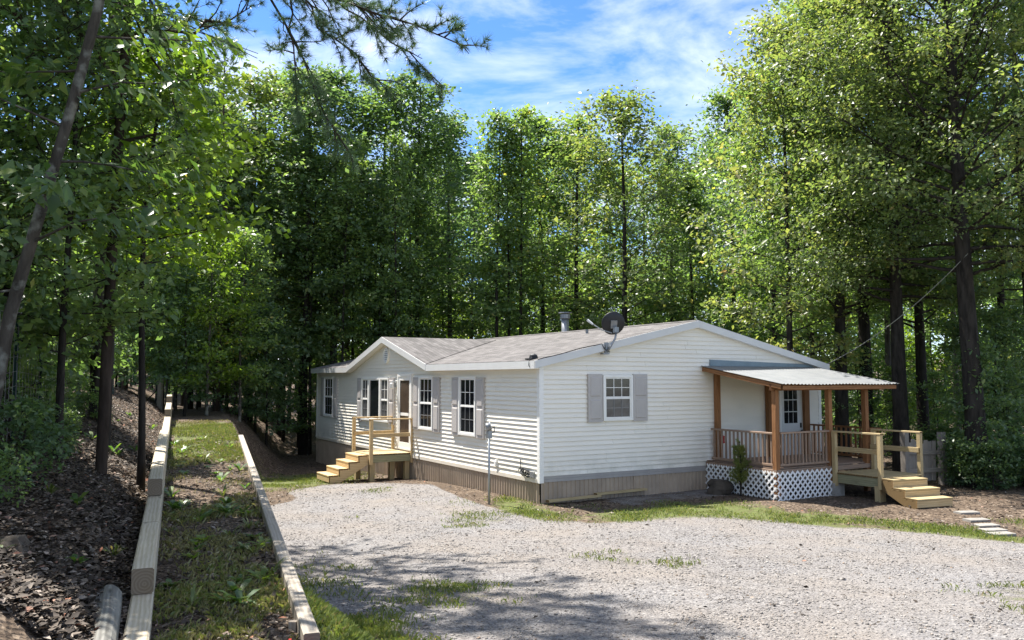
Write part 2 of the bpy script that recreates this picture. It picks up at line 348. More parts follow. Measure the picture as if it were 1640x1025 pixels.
# ------------------------------------------------------------------ the lie of the land
TH = math.radians(30.0753); D2 = np.array([math.cos(TH), math.sin(TH)]); D1 = np.array([-math.sin(TH), math.cos(TH)]); CX, CY = 0.5876, 17.72
def L2W(x, y, z=0.0): return (CX + D2[0] * x + D1[0] * y, CY + D2[1] * x + D1[1] * y, z)
_lat = np.random.default_rng(3).random((64, 64))
def vnoise(X, Y, s):
    x = np.asarray(X) * s; y = np.asarray(Y) * s; i = np.floor(x).astype(int); j = np.floor(y).astype(int); fx = x - i; fy = y - j
    fx = fx * fx * (3 - 2 * fx); fy = fy * fy * (3 - 2 * fy); g = lambda a, b: _lat[a % 64, b % 64]
    return (g(i, j) * (1 - fx) * (1 - fy) + g(i + 1, j) * fx * (1 - fy) + g(i, j + 1) * (1 - fx) * fy + g(i + 1, j + 1) * fx * fy) - 0.5
def sstep(a, b, x): q = np.clip((x - a) / (b - a), 0, 1); return q * q * (3 - 2 * q)
def lineL(Y): return -0.40 * Y - 0.12
def lineR(Y): return -0.359 * Y + 0.588
def zpath(Y): return np.clip(0.80 + 0.031 * Y, 0.5, 1.36)
def ztop(Y): return 1.13 + 0.0245 * np.clip(Y, 0, 28)
def H(X, Y, side=None):
    X = np.asarray(X, float); Y = np.asarray(Y, float)
    yl = (X - CX) * D1[0] + (Y - CY) * D1[1]
    zd = 0.42 * sstep(15.5, 5.0, Y) - 0.45 * sstep(1.0, 15.0, yl) - 0.07 * sstep(10, 20, Y) + 0.05 * vnoise(X, Y, 0.7) * sstep(0, 4, Y) + 0.02 * vnoise(X, Y, 2.3)
    zd = zd + 0.05 * np.clip(Y - 40, 0, None) + 0.03 * np.clip(X - 14, 0, 30) * sstep(10, 20, Y)
    a = lineL(Y) - X; b = X - lineR(Y)
    wd = 1.1 - 1.02 * sstep(6.0, 8.0, Y) + 0.7 * sstep(17, 22, Y) + 1.7 * sstep(23, 31, Y) + 4 * sstep(33, 45, Y)
    zp = zpath(Y) + 0.03 * vnoise(X, Y, 1.7)
    far = 0.05 * np.clip(Y - 40, 0, None)
    zr = zd + (zp + far - 0.05 - zd) * (1 - sstep(0.0, wd, b))
    zl = ztop(Y) - 0.30 + 0.10 * sstep(0.1, 0.6, a) + 0.47 * np.clip(a - 0.05, 0, 1.6) + 0.10 * np.clip(a - 1.6, 0, 12) + far + (0.16 * vnoise(X, Y, 1.1) + 0.10 * vnoise(X, Y, 2.7)) * sstep(0.1, 0.8, a)
    zl = zl - 0.25 * sstep(22, 30, Y)
    z = np.where(b > 0, zr, zp + far)
    left = a > 0
    if side is not None: left = (side == 0); z = np.where(side == 2, zr, zp + far)
    return np.where(left, zl, z)
def Hs(x, y): return float(H(np.array([x]), np.array([y]))[0])
def PX(px, Y): return (px - 820) / 1340.0 * Y
# gravel edge, as points on the ground
GE = np.array([(-6.2, 19.6), (-4.95, 22.0), (-3.6, 22.2), (-2.05, 21.4), (-0.85, 18.0), (-0.13, 16.7), (0.58, 15.6), (1.6, 15.25), (2.6, 15.8), (3.75, 16.1), (4.9, 15.55), (5.6, 14.75), (6.5, 14.3), (7.05, 13.85), (7.35, 13.3), (7.85, 12.8), (9.5, 11.5), (14, 8), (30, 0)])
def gravelmask(X, Y):
    e = np.interp(X, GE[:, 0], GE[:, 1]); b = X - lineR(Y)
    m = sstep(0.45, -0.45, Y - e) * sstep(0.0, 0.35, b - 1.2 * sstep(16, 19, Y))
    xl = (X - CX) * D2[0] + (Y - CY) * D2[1]; yl = (X - CX) * D1[0] + (Y - CY) * D1[1]
    m = np.maximum(m, 0.52 * sstep(0.8, 1.8, xl) * sstep(5.2, 4.4, xl) * sstep(-1.5, -0.9, yl) * sstep(0.4, 0.1, yl))
    bank = sstep(8.4, 7.0, Y) * sstep(1.5, 0.8, b); m = m * (1 - bank)
    return m
def grassmask(X, Y):
    e = np.interp(X, GE[:, 0], GE[:, 1]); b = X - lineR(Y); d = Y - e
    g = sstep(-0.6, 0.1, d) * sstep(3.4, 0.6, d) * sstep(-0.9, 0.2, X) * (0.74 + 0.9 * vnoise(X, Y, 0.8))
    g = np.maximum(g, sstep(9.2, 7.0, Y) * sstep(1.7, 0.6, b) * sstep(-0.1, 0.1, b) * 0.95)
    g = np.maximum(g, np.exp(-((X + 6.2) ** 2 / 3.5 + (Y - 24) ** 2 / 9.0)) * sstep(0.2, 0.7, b) * 1.05)
    g = np.maximum(g, sstep(0, 0.1, b) * sstep(2.6, 0.3, b) * sstep(15, 9, Y) * 0.36)
    g = np.maximum(g, sstep(10.5, 12.5, Y) * sstep(8.0, 9.5, X) * sstep(16.5, 14.5, Y) * 0.8)
    g = np.maximum(g, 0.46 * sstep(0.16, 0.42, np.abs(vnoise(X + 3, Y, 0.45))) * sstep(0.5, 1, b) * (d < 0))
    pth = (b < 0) & (X > lineL(Y)); g = np.where(pth, 0.08 + 0.8 * vnoise(X, Y, 0.9), g)
    g = np.where(pth & (Y > 14), 0.75 * sstep(26, 21, Y), g)
    return np.clip(g, 0, 1)
def arange(*seg):
    r = []
    for a, b, s in seg: r += list(np.arange(a, b, s))
    return np.array(r)
YS = arange((-40, -6, 4), (-6, 4, 0.5), (4, 20, 0.15), (20, 34, 0.35), (34, 70, 1.5), (70, 190, 10))
AS = arange((0, 3.5, 0.14), (3.5, 14, 0.7), (14, 120, 8))[::-1]; BS = arange((0, 0.3, 0.05), (0.3, 15, 0.15), (15, 26, 0.6), (26, 140, 8)); PS = np.linspace(0, 1, 11)
cols_ = [('a', a) for a in AS] + [('p', p) for p in PS] + [('b', b) for b in BS]
Yg = np.repeat(YS[:, None], len(cols_), 1); Xg = np.zeros_like(Yg); Sg = np.zeros(Yg.shape, int)
for j, (k, u) in enumerate(cols_):
    if k == 'a': Xg[:, j] = lineL(YS) - u; Sg[:, j] = 0
    elif k == 'p': Xg[:, j] = lineL(YS) + (lineR(YS) - lineL(YS)) * u; Sg[:, j] = 1
    else: Xg[:, j] = lineR(YS) + u; Sg[:, j] = 2
Zg = H(Xg, Yg, Sg)
GV = gravelmask(Xg, Yg); RV = grassmask(Xg, Yg)
nr, nc = Yg.shape; idx = np.arange(nr * nc).reshape(nr, nc)
Q = np.stack([idx[:-1, :-1], idx[:-1, 1:], idx[1:, 1:], idx[1:, :-1]], -1).reshape(-1, 4)
VV = np.stack([Xg, Yg, Zg], -1).reshape(-1, 3); gm = GV.ravel()[Q].mean(1); sd = Sg.ravel()[Q]; yq = VV[Q][:, :, 1].mean(1)
kind = np.where((sd == 1).all(1) & (yq < 20), 1, np.where(gm > 0.5, 2, 0))
for k, nm in ((0, 'ground'), (1, 'path'), (2, 'driveway')):
    f = Q[kind == k]; u, inv = np.unique(f, return_inverse=True)
    me = fastmesh(nm, VV[u], inv.reshape(f.shape), attrs={'gravel': ('POINT', GV.ravel()[u]), 'grass': ('POINT', RV.ravel()[u])}, m=M['ground'], smooth=True)
    tag(link(bpy.data.objects.new(nm, me)), kind='structure')

# ------------------------------------------------------------------ the house (local frame: x along the gable end, y along the front, origin at the near corner)
HL, HW = 15.6, 8.65; ZE = 2.93; RX = HW / 2; RS = 0.22; ZR = ZE + RS * (RX + 0.2)
house = empty('house', L2W(0, 0, 0), TH)
tag(house, 'white vinyl sided single storey house with brown shingle roof and tan skirting', 'house')
def rz(x): return ZR - RS * abs(x - RX)           # top of roof deck
FM = lambda u, o, z: (-o, u, z)                    # on the front wall: u along it, o outwards
GM = lambda u, o, z: (u, -o, z)                    # on the gable end wall
DY0, DY1, DYC, DZ = 5.46, 11.70, 8.58, 3.79
def course(parent, mp, a0, a1, b0, b1, z0, z1, m):
    """one lap of siding: bottom edge a0..a1 stands proud, top edge b0..b1 lies back"""
    if a1 - a0 > 4.2 and abs((a1 - a0) - (b1 - b0)) < 3:
        j = a0 + random.uniform(1.2, 3.6); js = [(a0, b0)]
        while j < a1 - 0.6 and b0 < j < b1: js.append((j, j)); j += 3.66
        js.append((a1, b1))
        for (p0, q0), (p1, q1) in zip(js[:-1], js[1:]): course_piece(parent, mp, p0, p1 - (0.0 if p1 == a1 else 0.004), q0, q1 - (0.0 if q1 == b1 else 0.004), z0, z1, m)
        return
    course_piece(parent, mp, a0, a1, b0, b1, z0, z1, m)
def course_piece(parent, mp, a0, a1, b0, b1, z0, z1, m):
    mb = MB(); vs = [mp(a0, 0.030, z0), mp(a1, 0.030, z0), mp(b1, 0.003, z1), mp(b0, 0.003, z1), mp(a0, 0, z0), mp(a1, 0, z0), mp(b1, 0, z1), mp(b0, 0, z1)]
    mb.add(vs, [(0, 1, 2, 3), (4, 5, 1, 0), (4, 0, 3, 7), (1, 5, 6, 2), (3, 2, 6, 7), (5, 4, 7, 6)])
    mb.build('siding_board', m, parent)
EXP = 0.1016
# front wall with the wall under the small front gable
mb = MB(); mb.prism([(0.0, 0, 0.40), (0.0, HL, 0.40), (0.0, HL, 2.88), (0.0, DY1 - 0.3, 2.88), (0.0, DYC, DZ - 0.14), (0.0, DY0 + 0.3, 2.88), (0.0, 0, 2.88)], (0.12, 0, 0))
fw = mb.build('front_wall', M['siding'], house)
z = 0.44
while z < 3.64:
    if z < 2.86: course(fw, FM, 0.0, HL, 0.0, HL, z, min(z + EXP, 2.9) , M['siding'])
    else:
        hw = lambda q: (DZ - 0.12 - q) / (DZ - 2.9) * (DYC - DY0) * 0.98
        course(fw, FM, DYC - hw(z), DYC + hw(z), DYC - max(0.02, hw(z + EXP)), DYC + max(0.02, hw(z + EXP)), z, z + EXP, M['siding'])
    z += EXP
mb = MB(); mb.prism([(0.121, 0, 0.40), (HW, 0, 0.40), (HW, 0, rz(HW) - 0.12), (RX, 0, ZR - 0.12), (0.121, 0, rz(0) - 0.12)], (0, 0.12, 0))
gw = mb.build('gable_wall', M['siding'], house)
z = 0.50
while z < ZR - 0.2:
    def lim(q): 
        d = max(0.0, (q - (rz(0) - 0.10))) / RS
        return d, HW - d
    a0, a1 = lim(z); b0, b1 = lim(z + EXP)
    if b1 > b0: course(gw, GM, a0, a1, b0, b1, z, z + EXP, M['siding'])
    z += EXP
mb = MB(); mb.box((HW - 0.12, 0.121, 0.4), (HW, HL - 0.121, 2.85)); mb.build('rear_wall', M['siding'], house)
mb = MB(); mb.prism([(0.121, HL - 0.12, 0.40), (HW, HL - 0.12, 0.40), (HW, HL - 0.12, rz(HW) - 0.12), (RX, HL - 0.12, ZR - 0.12), (0.121, HL - 0.12, rz(0) - 0.12)], (0, 0.12, 0)); mb.build('end_wall', M['siding'], house)
# corner posts
for (x0, x1, y0, y1, z0, z1) in ((-0.03, 0.075, -0.03, 0.075, 0.36, 2.87), (HW - 0.075, HW + 0.03, -0.03, 0.075, 0.40, 2.82), (-0.03, 0.075, HL - 0.075, HL + 0.03, 0.40, 2.87)):
    mb = MB(); mb.box((x0, y0, z0), (x1, y1, z1)); mb.build('corner_trim', M['trim'], house)
# skirting: ribbed panels down to the ground
def ribbed(u0, u1, mp, zt, gz):
    mb = MB(); us = []; u = u0; k = 0
    while u < u1:
        us += [(u, 0.0), (min(u + 0.055, u1), 0.0), (min(u + 0.07, u1), 0.018), (min(u + 0.10, u1), 0.018)]; u += 0.115
    vs = []
    for uu, oo in us: vs += [mp(uu, oo + 0.004, gz(uu)), mp(uu, oo + 0.004, zt)]
    mb.add(vs, [(2 * i, 2 * i + 2, 2 * i + 3, 2 * i + 1) for i in range(len(us) - 1)]); return mb
for u0 in np.arange(0.02, HL, 2.44):
    u1 = min(u0 + 2.436, HL); ribbed(u0, u1, FM, 0.40, lambda u: -0.75).build('skirting_panel', M['skirt'], house)
for u0 in np.arange(0.02, HW, 2.44):
    u1 = min(u0 + 2.436, HW); ribbed(u0, u1, GM, 0.40, lambda u: -0.4).build('skirting_panel', M['skirt'], house)
mb = MB(); mb.box((HW - 0.05, 0.1, -0.7), (HW, HL - 0.1, 0.4)); mb.build('skirting_panel', M['skirt'], house)
mb = MB(); mb.box((0.1, HL - 0.05, -0.8), (HW, HL, 0.4)); mb.build('skirting_panel', M['skirt'], house)
mb = MB(); mb.box((0.08, 0.03, 0.36), (HL - 0.08, 0.05, 0.445), lambda u, o, z: FM(u, o - 0.03 + 0.025, z)); mb.build('skirting_cap', M['skirtcapf'], house)
for a, b in ((0.08, 2.9), (2.905, 5.4), (5.405, HW - 0.08)):
    mb = MB(); mb.box((a, 0.0, 0.375), (b, 0.030, 0.435), GM); mb.box((a, 0.0, 0.437), (b, 0.024, 0.505), GM); mb.build('skirting_cap', M['skirtcap'], house)
# roof
YA, YB, EO = -0.14, HL + 0.14, 0.2
roof = None
def slab(poly, th=0.05):
    mb = MB(); mb.prism([(x, y, z - th) for x, y, z in poly], (0, 0, th)); return mb
xb = RX - (ZR - DZ) / RS - 0.02
roof = slab([(-EO, YA, ZE), (RX, YA, ZR), (RX, YB, ZR), (-EO, YB, ZE), (-EO, DY1 + 0.05, ZE), (xb - 0.05, DYC, rz(xb - 0.05)), (-EO, DY0 - 0.05, ZE)]).build('roof', M['shingle'], house)
slab([(RX + 0.001, YA, ZR), (HW + EO, YA, rz(HW + EO)), (HW + EO, YB, rz(HW + EO)), (RX + 0.001, YB, ZR)]).build('roof_slope', M['shingle'], roof)
slab([(-EO - 0.01, DY0 - 0.06, ZE + 0.012), (xb, DYC - 0.001, DZ + 0.012), (-EO - 0.01, DYC - 0.001, DZ + 0.012)], 0.045).build('gable_roof_slope', M['shingle'], roof)
slab([(-EO - 0.01, DYC + 0.001, DZ + 0.012), (xb, DYC + 0.001, DZ + 0.012), (-EO - 0.01, DY1 + 0.06, ZE + 0.012)], 0.045).build('gable_roof_slope', M['shingle'], roof)
mb = MB(); mb.prism([(RX - 0.15, YA, ZR - 0.033 + 0.012), (RX, YA, ZR + 0.014), (RX + 0.15, YA, ZR - 0.033 + 0.012)], (0, YB - YA, 0)); mb.build('ridge_cap', M['shingle'], roof)
# fascia and soffits
def fas(y0, y1, name='fascia'):
    mb = MB(); mb.box((-EO - 0.024, y0, ZE - 0.175), (-EO - 0.002, y1, ZE - 0.012)); mb.build(name, M['fascia'], house)
    mb = MB(); mb.box((-EO, y0, ZE - 0.172), (-0.001, y1, ZE - 0.158)); mb.build('soffit', M['trim'], house)
fas(YA, DY0 - 0.07); fas(DY1 + 0.07, YB)
def rake(p, q, th, dv):
    mb = MB(); p = Vector(p); q = Vector(q); h = Vector((0, 0, -th)); mb.prism([p, q, q + h, p + h], dv); return mb
rake((-EO - 0.02, YA - 0.03, ZE - 0.006), (RX, YA - 0.03, ZR - 0.002), 0.165, (0, 0.026, 0)).build('rake_board', M['fascia'], house)
rake((RX + 0.001, YA - 0.03, ZR - 0.002), (HW + EO + 0.02, YA - 0.03, ZE - 0.006), 0.165, (0, 0.026, 0)).build('rake_board', M['fascia'], house)
for s in (-1, 1):
    mb = MB(); e = RX + s * (RX + EO - 0.02); mb.prism([(RX, YA, ZR - 0.165), (e, YA, rz(e) - 0.165), (e, -0.001, rz(e) - 0.165), (RX, -0.001, ZR - 0.165)], (0, 0, 0.012)); mb.build('soffit', M['trim'], house)
for s, yy in ((-1, DY0 - 0.07), (1, DY1 + 0.07)):
    rake((-EO - 0.03, yy, ZE + 0.006), (-EO - 0.03, DYC, DZ + 0.008), 0.17, (0.026, 0, 0)).build('rake_board', M['fascia'], house)
    mb = MB(); mb.prism([(-EO - 0.005, yy, ZE - 0.17), (-EO - 0.005, DYC, DZ - 0.165), (-0.001, DYC, DZ - 0.165), (-0.001, yy, ZE - 0.17)], (0, 0, 0.012)); mb.build('soffit', M['trim'], house)
# windows
proud = lambda mp: (lambda u, o, z: mp(u, o + 0.028 if o > 0 else 0.0, z))
FW_, GW_ = proud(FM), proud(GM)
def window(mp, u0, u1, z0, z1, cols=3, rows=2, sashes=2, kinds=('glass', 'glass'), grid=True, label=None):
    mb = MB(); w = 0.055; o1 = 0.055
    mb.box((u0, 0, z0), (u1, o1, z0 + w), mp); mb.box((u0, 0, z1 - w), (u1, o1, z1), mp); mb.box((u0, 0, z0 + w), (u0 + w, o1, z1 - w), mp); mb.box((u1 - w, 0, z0 + w), (u1, o1, z1 - w), mp)
    f = mb.build('window', M['trim'], house)
    if label: f['label'] = label
    a0, a1, b0, b1 = u0 + w, u1 - w, z0 + w, z1 - w; sh = (b1 - b0) / sashes
    for k in range(sashes):
        y0, y1 = b0 + k * sh, b0 + (k + 1) * sh; r = 0.028; oo = 0.036 if k else 0.044
        mb = MB(); mb.box((a0, 0.01, y0 + 0.001), (a1, oo, y0 + r), mp); mb.box((a0, 0.01, y1 - r), (a1, oo, y1 - 0.001), mp); mb.box((a0, 0.01, y0 + r), (a0 + r, oo, y1 - r), mp); mb.box((a1 - r, 0.01, y0 + r), (a1, oo, y1 - r), mp)
        g = 0.0075
        cw = (a1 - a0 - 2 * r) / cols; rh = (sh - 2 * r) / rows
        gm_ = mb
        if grid:
            if k == 0 and sashes > 1: gm_ = MB()
            for c in range(1, cols): gm_.box((a0 + r + c * cw - g, 0.012, y0 + r), (a0 + r + c * cw + g, 0.030, y1 - r), mp)
            for c in range(1, rows): gm_.box((a0 + r, 0.013, y0 + r + c * rh - g), (a1 - r, 0.029, y0 + r + c * rh + g), mp)
        sa = mb.build('sash', M['trim'], f)
        if gm_ is not mb: gm_.build('glazing_bar', M['bar'], f)
        for c in range(cols):
            for q in range(rows):
                mb = MB(); mb.box((a0 + r + c * cw + 0.001, 0.006, y0 + r + q * rh + 0.001), (a0 + r + (c + 1) * cw - 0.001, 0.021 + 0.001 * ((c + q) % 2), y0 + r + (q + 1) * rh - 0.001), mp); mb.build('pane', M[kinds[min(k, len(kinds) - 1)]], f)
    return f
def shutter(mp, u0, u1, z0, z1):
    mb = MB(); mb.box((u0, 0.0, z0), (u1, 0.042, z1), mp); s = mb.build('shutter', M['shutter'], house)
    zm = z0 + (z1 - z0) * 0.5
    for a, b in ((z0 + 0.06, zm - 0.03), (zm + 0.03, z1 - 0.06)):
        mb = MB(); r = 0.035; i0, i1 = u0 + 0.045, u1 - 0.045; k = 0.022
        v = [mp(i0, 0.036, a), mp(i1, 0.036, a), mp(i1, 0.036, b), mp(i0, 0.036, b), mp(i0 + k, 0.056, a + k), mp(i1 - k, 0.056, a + k), mp(i1 - k, 0.056, b - k), mp(i0 + k, 0.056, b - k)]
        mb.add(v, [(4, 5, 6, 7), (0, 1, 5, 4), (1, 2, 6, 5), (2, 3, 7, 6), (3, 0, 4, 7)]); mb.build('shutter_panel', M['shutter'], s)
window(FW_, 13.58, 14.60, 1.22, 2.62); shutter(FW_, 13.19, 13.56, 1.20, 2.60); shutter(FW_, 14.62, 14.98, 1.20, 2.60)
window(FW_, 5.25, 6.16, 1.18, 2.61); shutter(FW_, 4.86, 5.23, 1.15, 2.59); shutter(FW_, 6.18, 6.55, 1.15, 2.59)
window(FW_, 2.80, 3.70, 1.17, 2.60); shutter(FW_, 2.40, 2.78, 1.14, 2.58); shutter(FW_, 3.72, 4.10, 1.14, 2.58)
window(FW_, 8.38, 9.08, 1.25, 2.58, 2, 2, 2, ('glassb', 'glassb'), True); window(FW_, 9.085, 10.05, 1.25, 2.58, 1, 1, 1, ('glass',), False, 'middle pane of the wide front window'); window(FW_, 10.055, 10.70, 1.25, 2.58, 2, 2, 2, ('glassb', 'glassb'), True)
shutter(FW_, 7.98, 8.36, 1.20, 2.57); shutter(FW_, 10.72, 11.10, 1.20, 2.57)
window(GW_, 1.60, 2.42, 1.62, 2.63, 3, 2, 2, ('glassb', 'glass')); shutter(GW_, 1.20, 1.58, 1.60, 2.65); shutter(GW_, 2.44, 2.84, 1.60, 2.65)
# oval louvred vent in the small front gable
mb = MB(); n = 24; uc, zc, ra, rb = 8.62, 3.25, 0.20, 0.235
for k in range(n):
    a0, a1 = 2 * math.pi * k / n, 2 * math.pi * (k + 1) / n; P = lambda a, s, o: FW_(uc + ra * s * math.cos(a), o, zc + rb * s * math.sin(a))
    mb.add([P(a0, 1, 0.0), P(a1, 1, 0.0), P(a1, 1, 0.05), P(a0, 1, 0.05), P(a0, 0.8, 0.05), P(a1, 0.8, 0.05), P(a0, 0.8, 0.012), P(a1, 0.8, 0.012)], [(0, 1, 2, 3), (3, 2, 5, 4), (4, 5, 7, 6)])
gv = mb.build('gable_vent', M['trim'], house)
mb = MB(); mb.add([FW_(uc + ra * 0.82 * math.cos(2 * math.pi * k / n), 0.021, zc + rb * 0.82 * math.sin(2 * math.pi * k / n)) for k in range(n)], [tuple(range(n))]); mb.build('vent_backing', M['greymetal'], gv)
for k in range(6):
    zz = zc - 0.15 + k * 0.058; hw_ = ra * 0.8 * math.sqrt(max(0.05, 1 - ((zz - zc) / (rb * 0.8)) ** 2)); mb = MB(); mb.add([FW_(uc - hw_, 0.046, zz - 0.018), FW_(uc + hw_, 0.046, zz - 0.018), FW_(uc + hw_, 0.024, zz + 0.022), FW_(uc - hw_, 0.024, zz + 0.022)], [(0, 1, 2, 3)]); mb.build('louvre', M['trim'], gv)
# front storm door
mb = MB(); u0, u1, z0, z1 = 6.66, 7.68, 0.55, 2.68; w = 0.07
mb.box((u0, 0, z0), (u0 + w, 0.05, z1), FW_); mb.box((u1 - w, 0, z0), (u1, 0.05, z1), FW_); mb.box((u0 + w, 0, z1 - w), (u1 - w, 0.05, z1), FW_); mb.box((u0 + w, 0, z0), (u1 - w, 0.05, z0 + 0.04), FW_)
fd = mb.build('front_door', M['trim'], house)
mb = MB(); a, b = u0 + w + 0.003, u1 - w - 0.003
mb.box((a, 0.005, z0 + 0.045), (a + 0.09, 0.038, z1 - w - 0.003), FW_); mb.box((b - 0.09, 0.005, z0 + 0.045), (b, 0.038, z1 - w - 0.003), FW_)
for q0, q1 in ((z0 + 0.045, z0 + 0.20), (1.50, 1.58), (z1 - w - 0.11, z1 - w - 0.003)): mb.box((a + 0.09, 0.005, q0), (b - 0.09, 0.038, q1), FW_)
mb.build('door_leaf', M['trim'], fd)
for q0, q1 in ((z0 + 0.20, 1.50), (1.58, z1 - w - 0.11)):
    mb = MB(); mb.box((a + 0.088, 0.006, q0 - 0.002), (b - 0.088, 0.022, q1 + 0.002), FW_); mb.build('pane', M['screen'], fd)
mb = MB(); mb.tube([FW_(a + 0.045, 0.038, 1.45), FW_(a + 0.045, 0.075, 1.45), FW_(a + 0.045, 0.075, 1.60), FW_(a + 0.045, 0.038, 1.60)], 0.008, 6); mb.build('door_handle', M['galv'], fd)
# wall lamp beside the door
mb = MB(); mb.box((7.80, 0, 2.30), (7.92, 0.04, 2.48), FW_); mb.tube([FW_(7.86, 0.03, 2.44), FW_(7.86, 0.12, 2.47), FW_(7.86, 0.15, 2.42)], 0.014, 6)
wl = mb.build('wall_lamp', M['galv'], house)
mb = MB(); mb.lathe([(0.03, 0.09), (0.055, 0.06), (0.06, -0.06), (0.03, -0.09), (0, -0.09)], 10, Matrix.Translation(FW_(7.86, 0.15, 2.34))); mb.build('lamp_glass', M['doorwhite'], wl)
# door under the porch, nine lights
mb = MB(); u0, u1, z0, z1 = 7.08, 7.94, 0.50, 2.44; w = 0.06
mb.box((u0, 0, z0), (u0 + w, 0.05, z1), GW_); mb.box((u1 - w, 0, z0), (u1, 0.05, z1), GW_); mb.box((u0 + w, 0, z1 - w), (u1 - w, 0.05, z1), GW_)
pd = mb.build('porch_door', M['trim'], house)
mb = MB(); mb.box((u0 + w + 0.002, 0.004, z0), (u1 - w - 0.002, 0.034, z1 - w - 0.002), GW_); mb.build('door_leaf', M['doorwhite'], pd)
for c in range(3):
    for r in range(3):
        mb = MB(); a = u0 + 0.17 + c * 0.165; b = 1.42 + r * 0.30; mb.box((a, 0.03, b), (a + 0.145, 0.038 + 0.001 * ((c + r) % 2), b + 0.28), GW_); mb.build('pane', M['glass'], pd)
mb = MB(); mb.box((u1 - 0.125, 0.03, 1.30), (u1 - 0.075, 0.05, 1.42), GW_); mb.lathe([(0.0, 0.05), (0.03, 0.045), (0.03, 0.02), (0.012, 0.0)], 8, Matrix.Translation(GW_(u1 - 0.1, 0.05, 1.22)) @ Matrix.Rotation(math.radians(90), 4, 'X')); mb.build('door_knob', M['darkmetal'], pd)
# fittings on the walls and roof
mb = MB(); mb.box((1.79, 0, 0.56), (1.88, 0.06, 0.70), FM); mb.box((1.80, 0.06, 0.57), (1.87, 0.075, 0.66), FM); mb.build('outlet_box', M['trim'], house)
mb = MB(); r2 = random.Random(4)
for k in range(4):
    c = 0.42 + 0.04 * k; mb.tube([FM(c + 0.11 * math.cos(a) * (1 + 0.15 * k), 0.05 + 0.02 * k, 0.52 + 0.07 * math.sin(a) + 0.015 * k) for a in np.linspace(0, 5.6, 14)], 0.011, 5)
mb.tube([FM(0.75, 0.03, 0.80), FM(0.70, 0.06, 0.62), FM(0.55, 0.08, 0.52)], 0.009, 5); mb.build('coiled_cable', M['cable'], house)
mb = MB(); mb.box((0.16, 0, 0.46), (0.30, 0.07, 0.58), FM); mb.box((0.62, 0, 0.50), (0.74, 0.05, 0.60), FM); mb.build('utility_box', M['galv'], house)
px_, py_ = 4.52, 5.8
mb = MB(); T_ = Matrix.Translation((px_, py_, 0)); mb.lathe([(0.14, 3.80), (0.12, 3.86), (0.115, 3.87), (0.115, 4.38), (0.0, 4.38)], 16, T_); ch = mb.build('chimney_pipe', M['greymetal'], house, True)
mb = MB(); mb.lathe([(0.14, 4.34), (0.155, 4.35), (0.155, 4.47), (0.14, 4.48)], 16, T_); mb.lathe([(0.0, 4.545), (0.20, 4.53), (0.205, 4.51), (0.0, 4.505)], 16, T_); mb.build('chimney_cap', M['greymetal'], ch)
mb = MB(); mb.lathe([(0.10, 3.62), (0.06, 3.74), (0.04, 3.75), (0.04, 3.86), (0, 3.86)], 10, Matrix.Translation((3.55, 3.3, 0.0))); mb.build('plumbing_vent', M['greymetal'], house)
mb = MB(); mb.box((-0.16, 0.10, ZE + 0.02), (0.10, 0.34, ZE + 0.05)); mb.lathe([(0.10, 0.0), (0.08, 0.07), (0.03, 0.10), (0, 0.10)], 10, Matrix.Translation((-0.02, 0.22, ZE + 0.05))); mb.tube([(-0.10, 0.15, ZE + 0.06), (-0.21, 0.08, ZE + 0.02), (-0.24, 0.06, ZE - 0.10), (-0.20, 0.05, ZE - 0.17)], 0.008, 5); mb.build('cable_entry', M['cable'], house)
mb = MB(); mb.tube([(-0.15, -0.16, ZE + 0.01)] + [(x, -0.165, rz(x) + 0.012 - 0.01 * math.sin(x * 5)) for x in np.linspace(0, 1.5, 9)] + [(1.55, -0.2, rz(1.55) - 0.12), (1.68, -0.22, rz(1.6) - 0.20)], 0.011, 5); mb.build('antenna_cable', M['cable'], house)

# satellite dish on the gable rake
sd = empty('satellite_dish', L2W(1.62, -0.18, 3.10), TH); tag(sd, 'dark round satellite dish on a bent mast above the gable rake', 'dish')
mb = MB(); mb.box((-0.10, -0.02, -0.02), (0.06, 0.10, 0.015)); mb.box((-0.05, -0.03, 0.0), (0.03, 0.03, 0.24)); mb.build('mount_foot', M['greymetal'], sd)
mb = MB(); mb.tube([(-0.01, -0.04, 0.03), (0.05, -0.07, 0.15), (0.16, -0.10, 0.33), (0.19, -0.10, 0.48)], 0.022, 8); mb.build('mast', M['greymetal'], sd, True)
fdir = Vector((0.36, 0.86, 0.28)); R_ = fdir.to_track_quat('Z', 'Y').to_matrix().to_4x4(); T2 = Matrix.Translation((0.18, -0.02, 0.66)) @ R_
mb = MB(); mb.lathe([(0.0, 0.0), (0.10, 0.006), (0.20, 0.025), (0.255, 0.045), (0.265, 0.045), (0.26, 0.035), (0.20, 0.012), (0.10, -0.008), (0.0, -0.014)], 32, T2); mb.build('reflector', M['darkmetal'], sd, True)
mb = MB(); mb.box((-0.07, -0.10, -0.05), (0.07, 0.08, -0.012), lambda x, y, z: tuple(T2 @ Vector((x, y, z)))); mb.box((0.13, -0.14, 0.46), (0.23, -0.06, 0.58)); mb.build('bracket', M['greymetal'], sd)
mb = MB(); mb.tube([(0.10, -0.06, 0.45), (-0.06, 0.10, 0.52), (-0.20, 0.30, 0.68)], 0.012, 6); mb.build('feed_arm', M['galv'], sd)
mb = MB(); mb.tube([(-0.18, 0.26, 0.65), (-0.26, 0.36, 0.75)], [0.022, 0.03], 8); mb.build('receiver_head', M['postwhite'], sd)

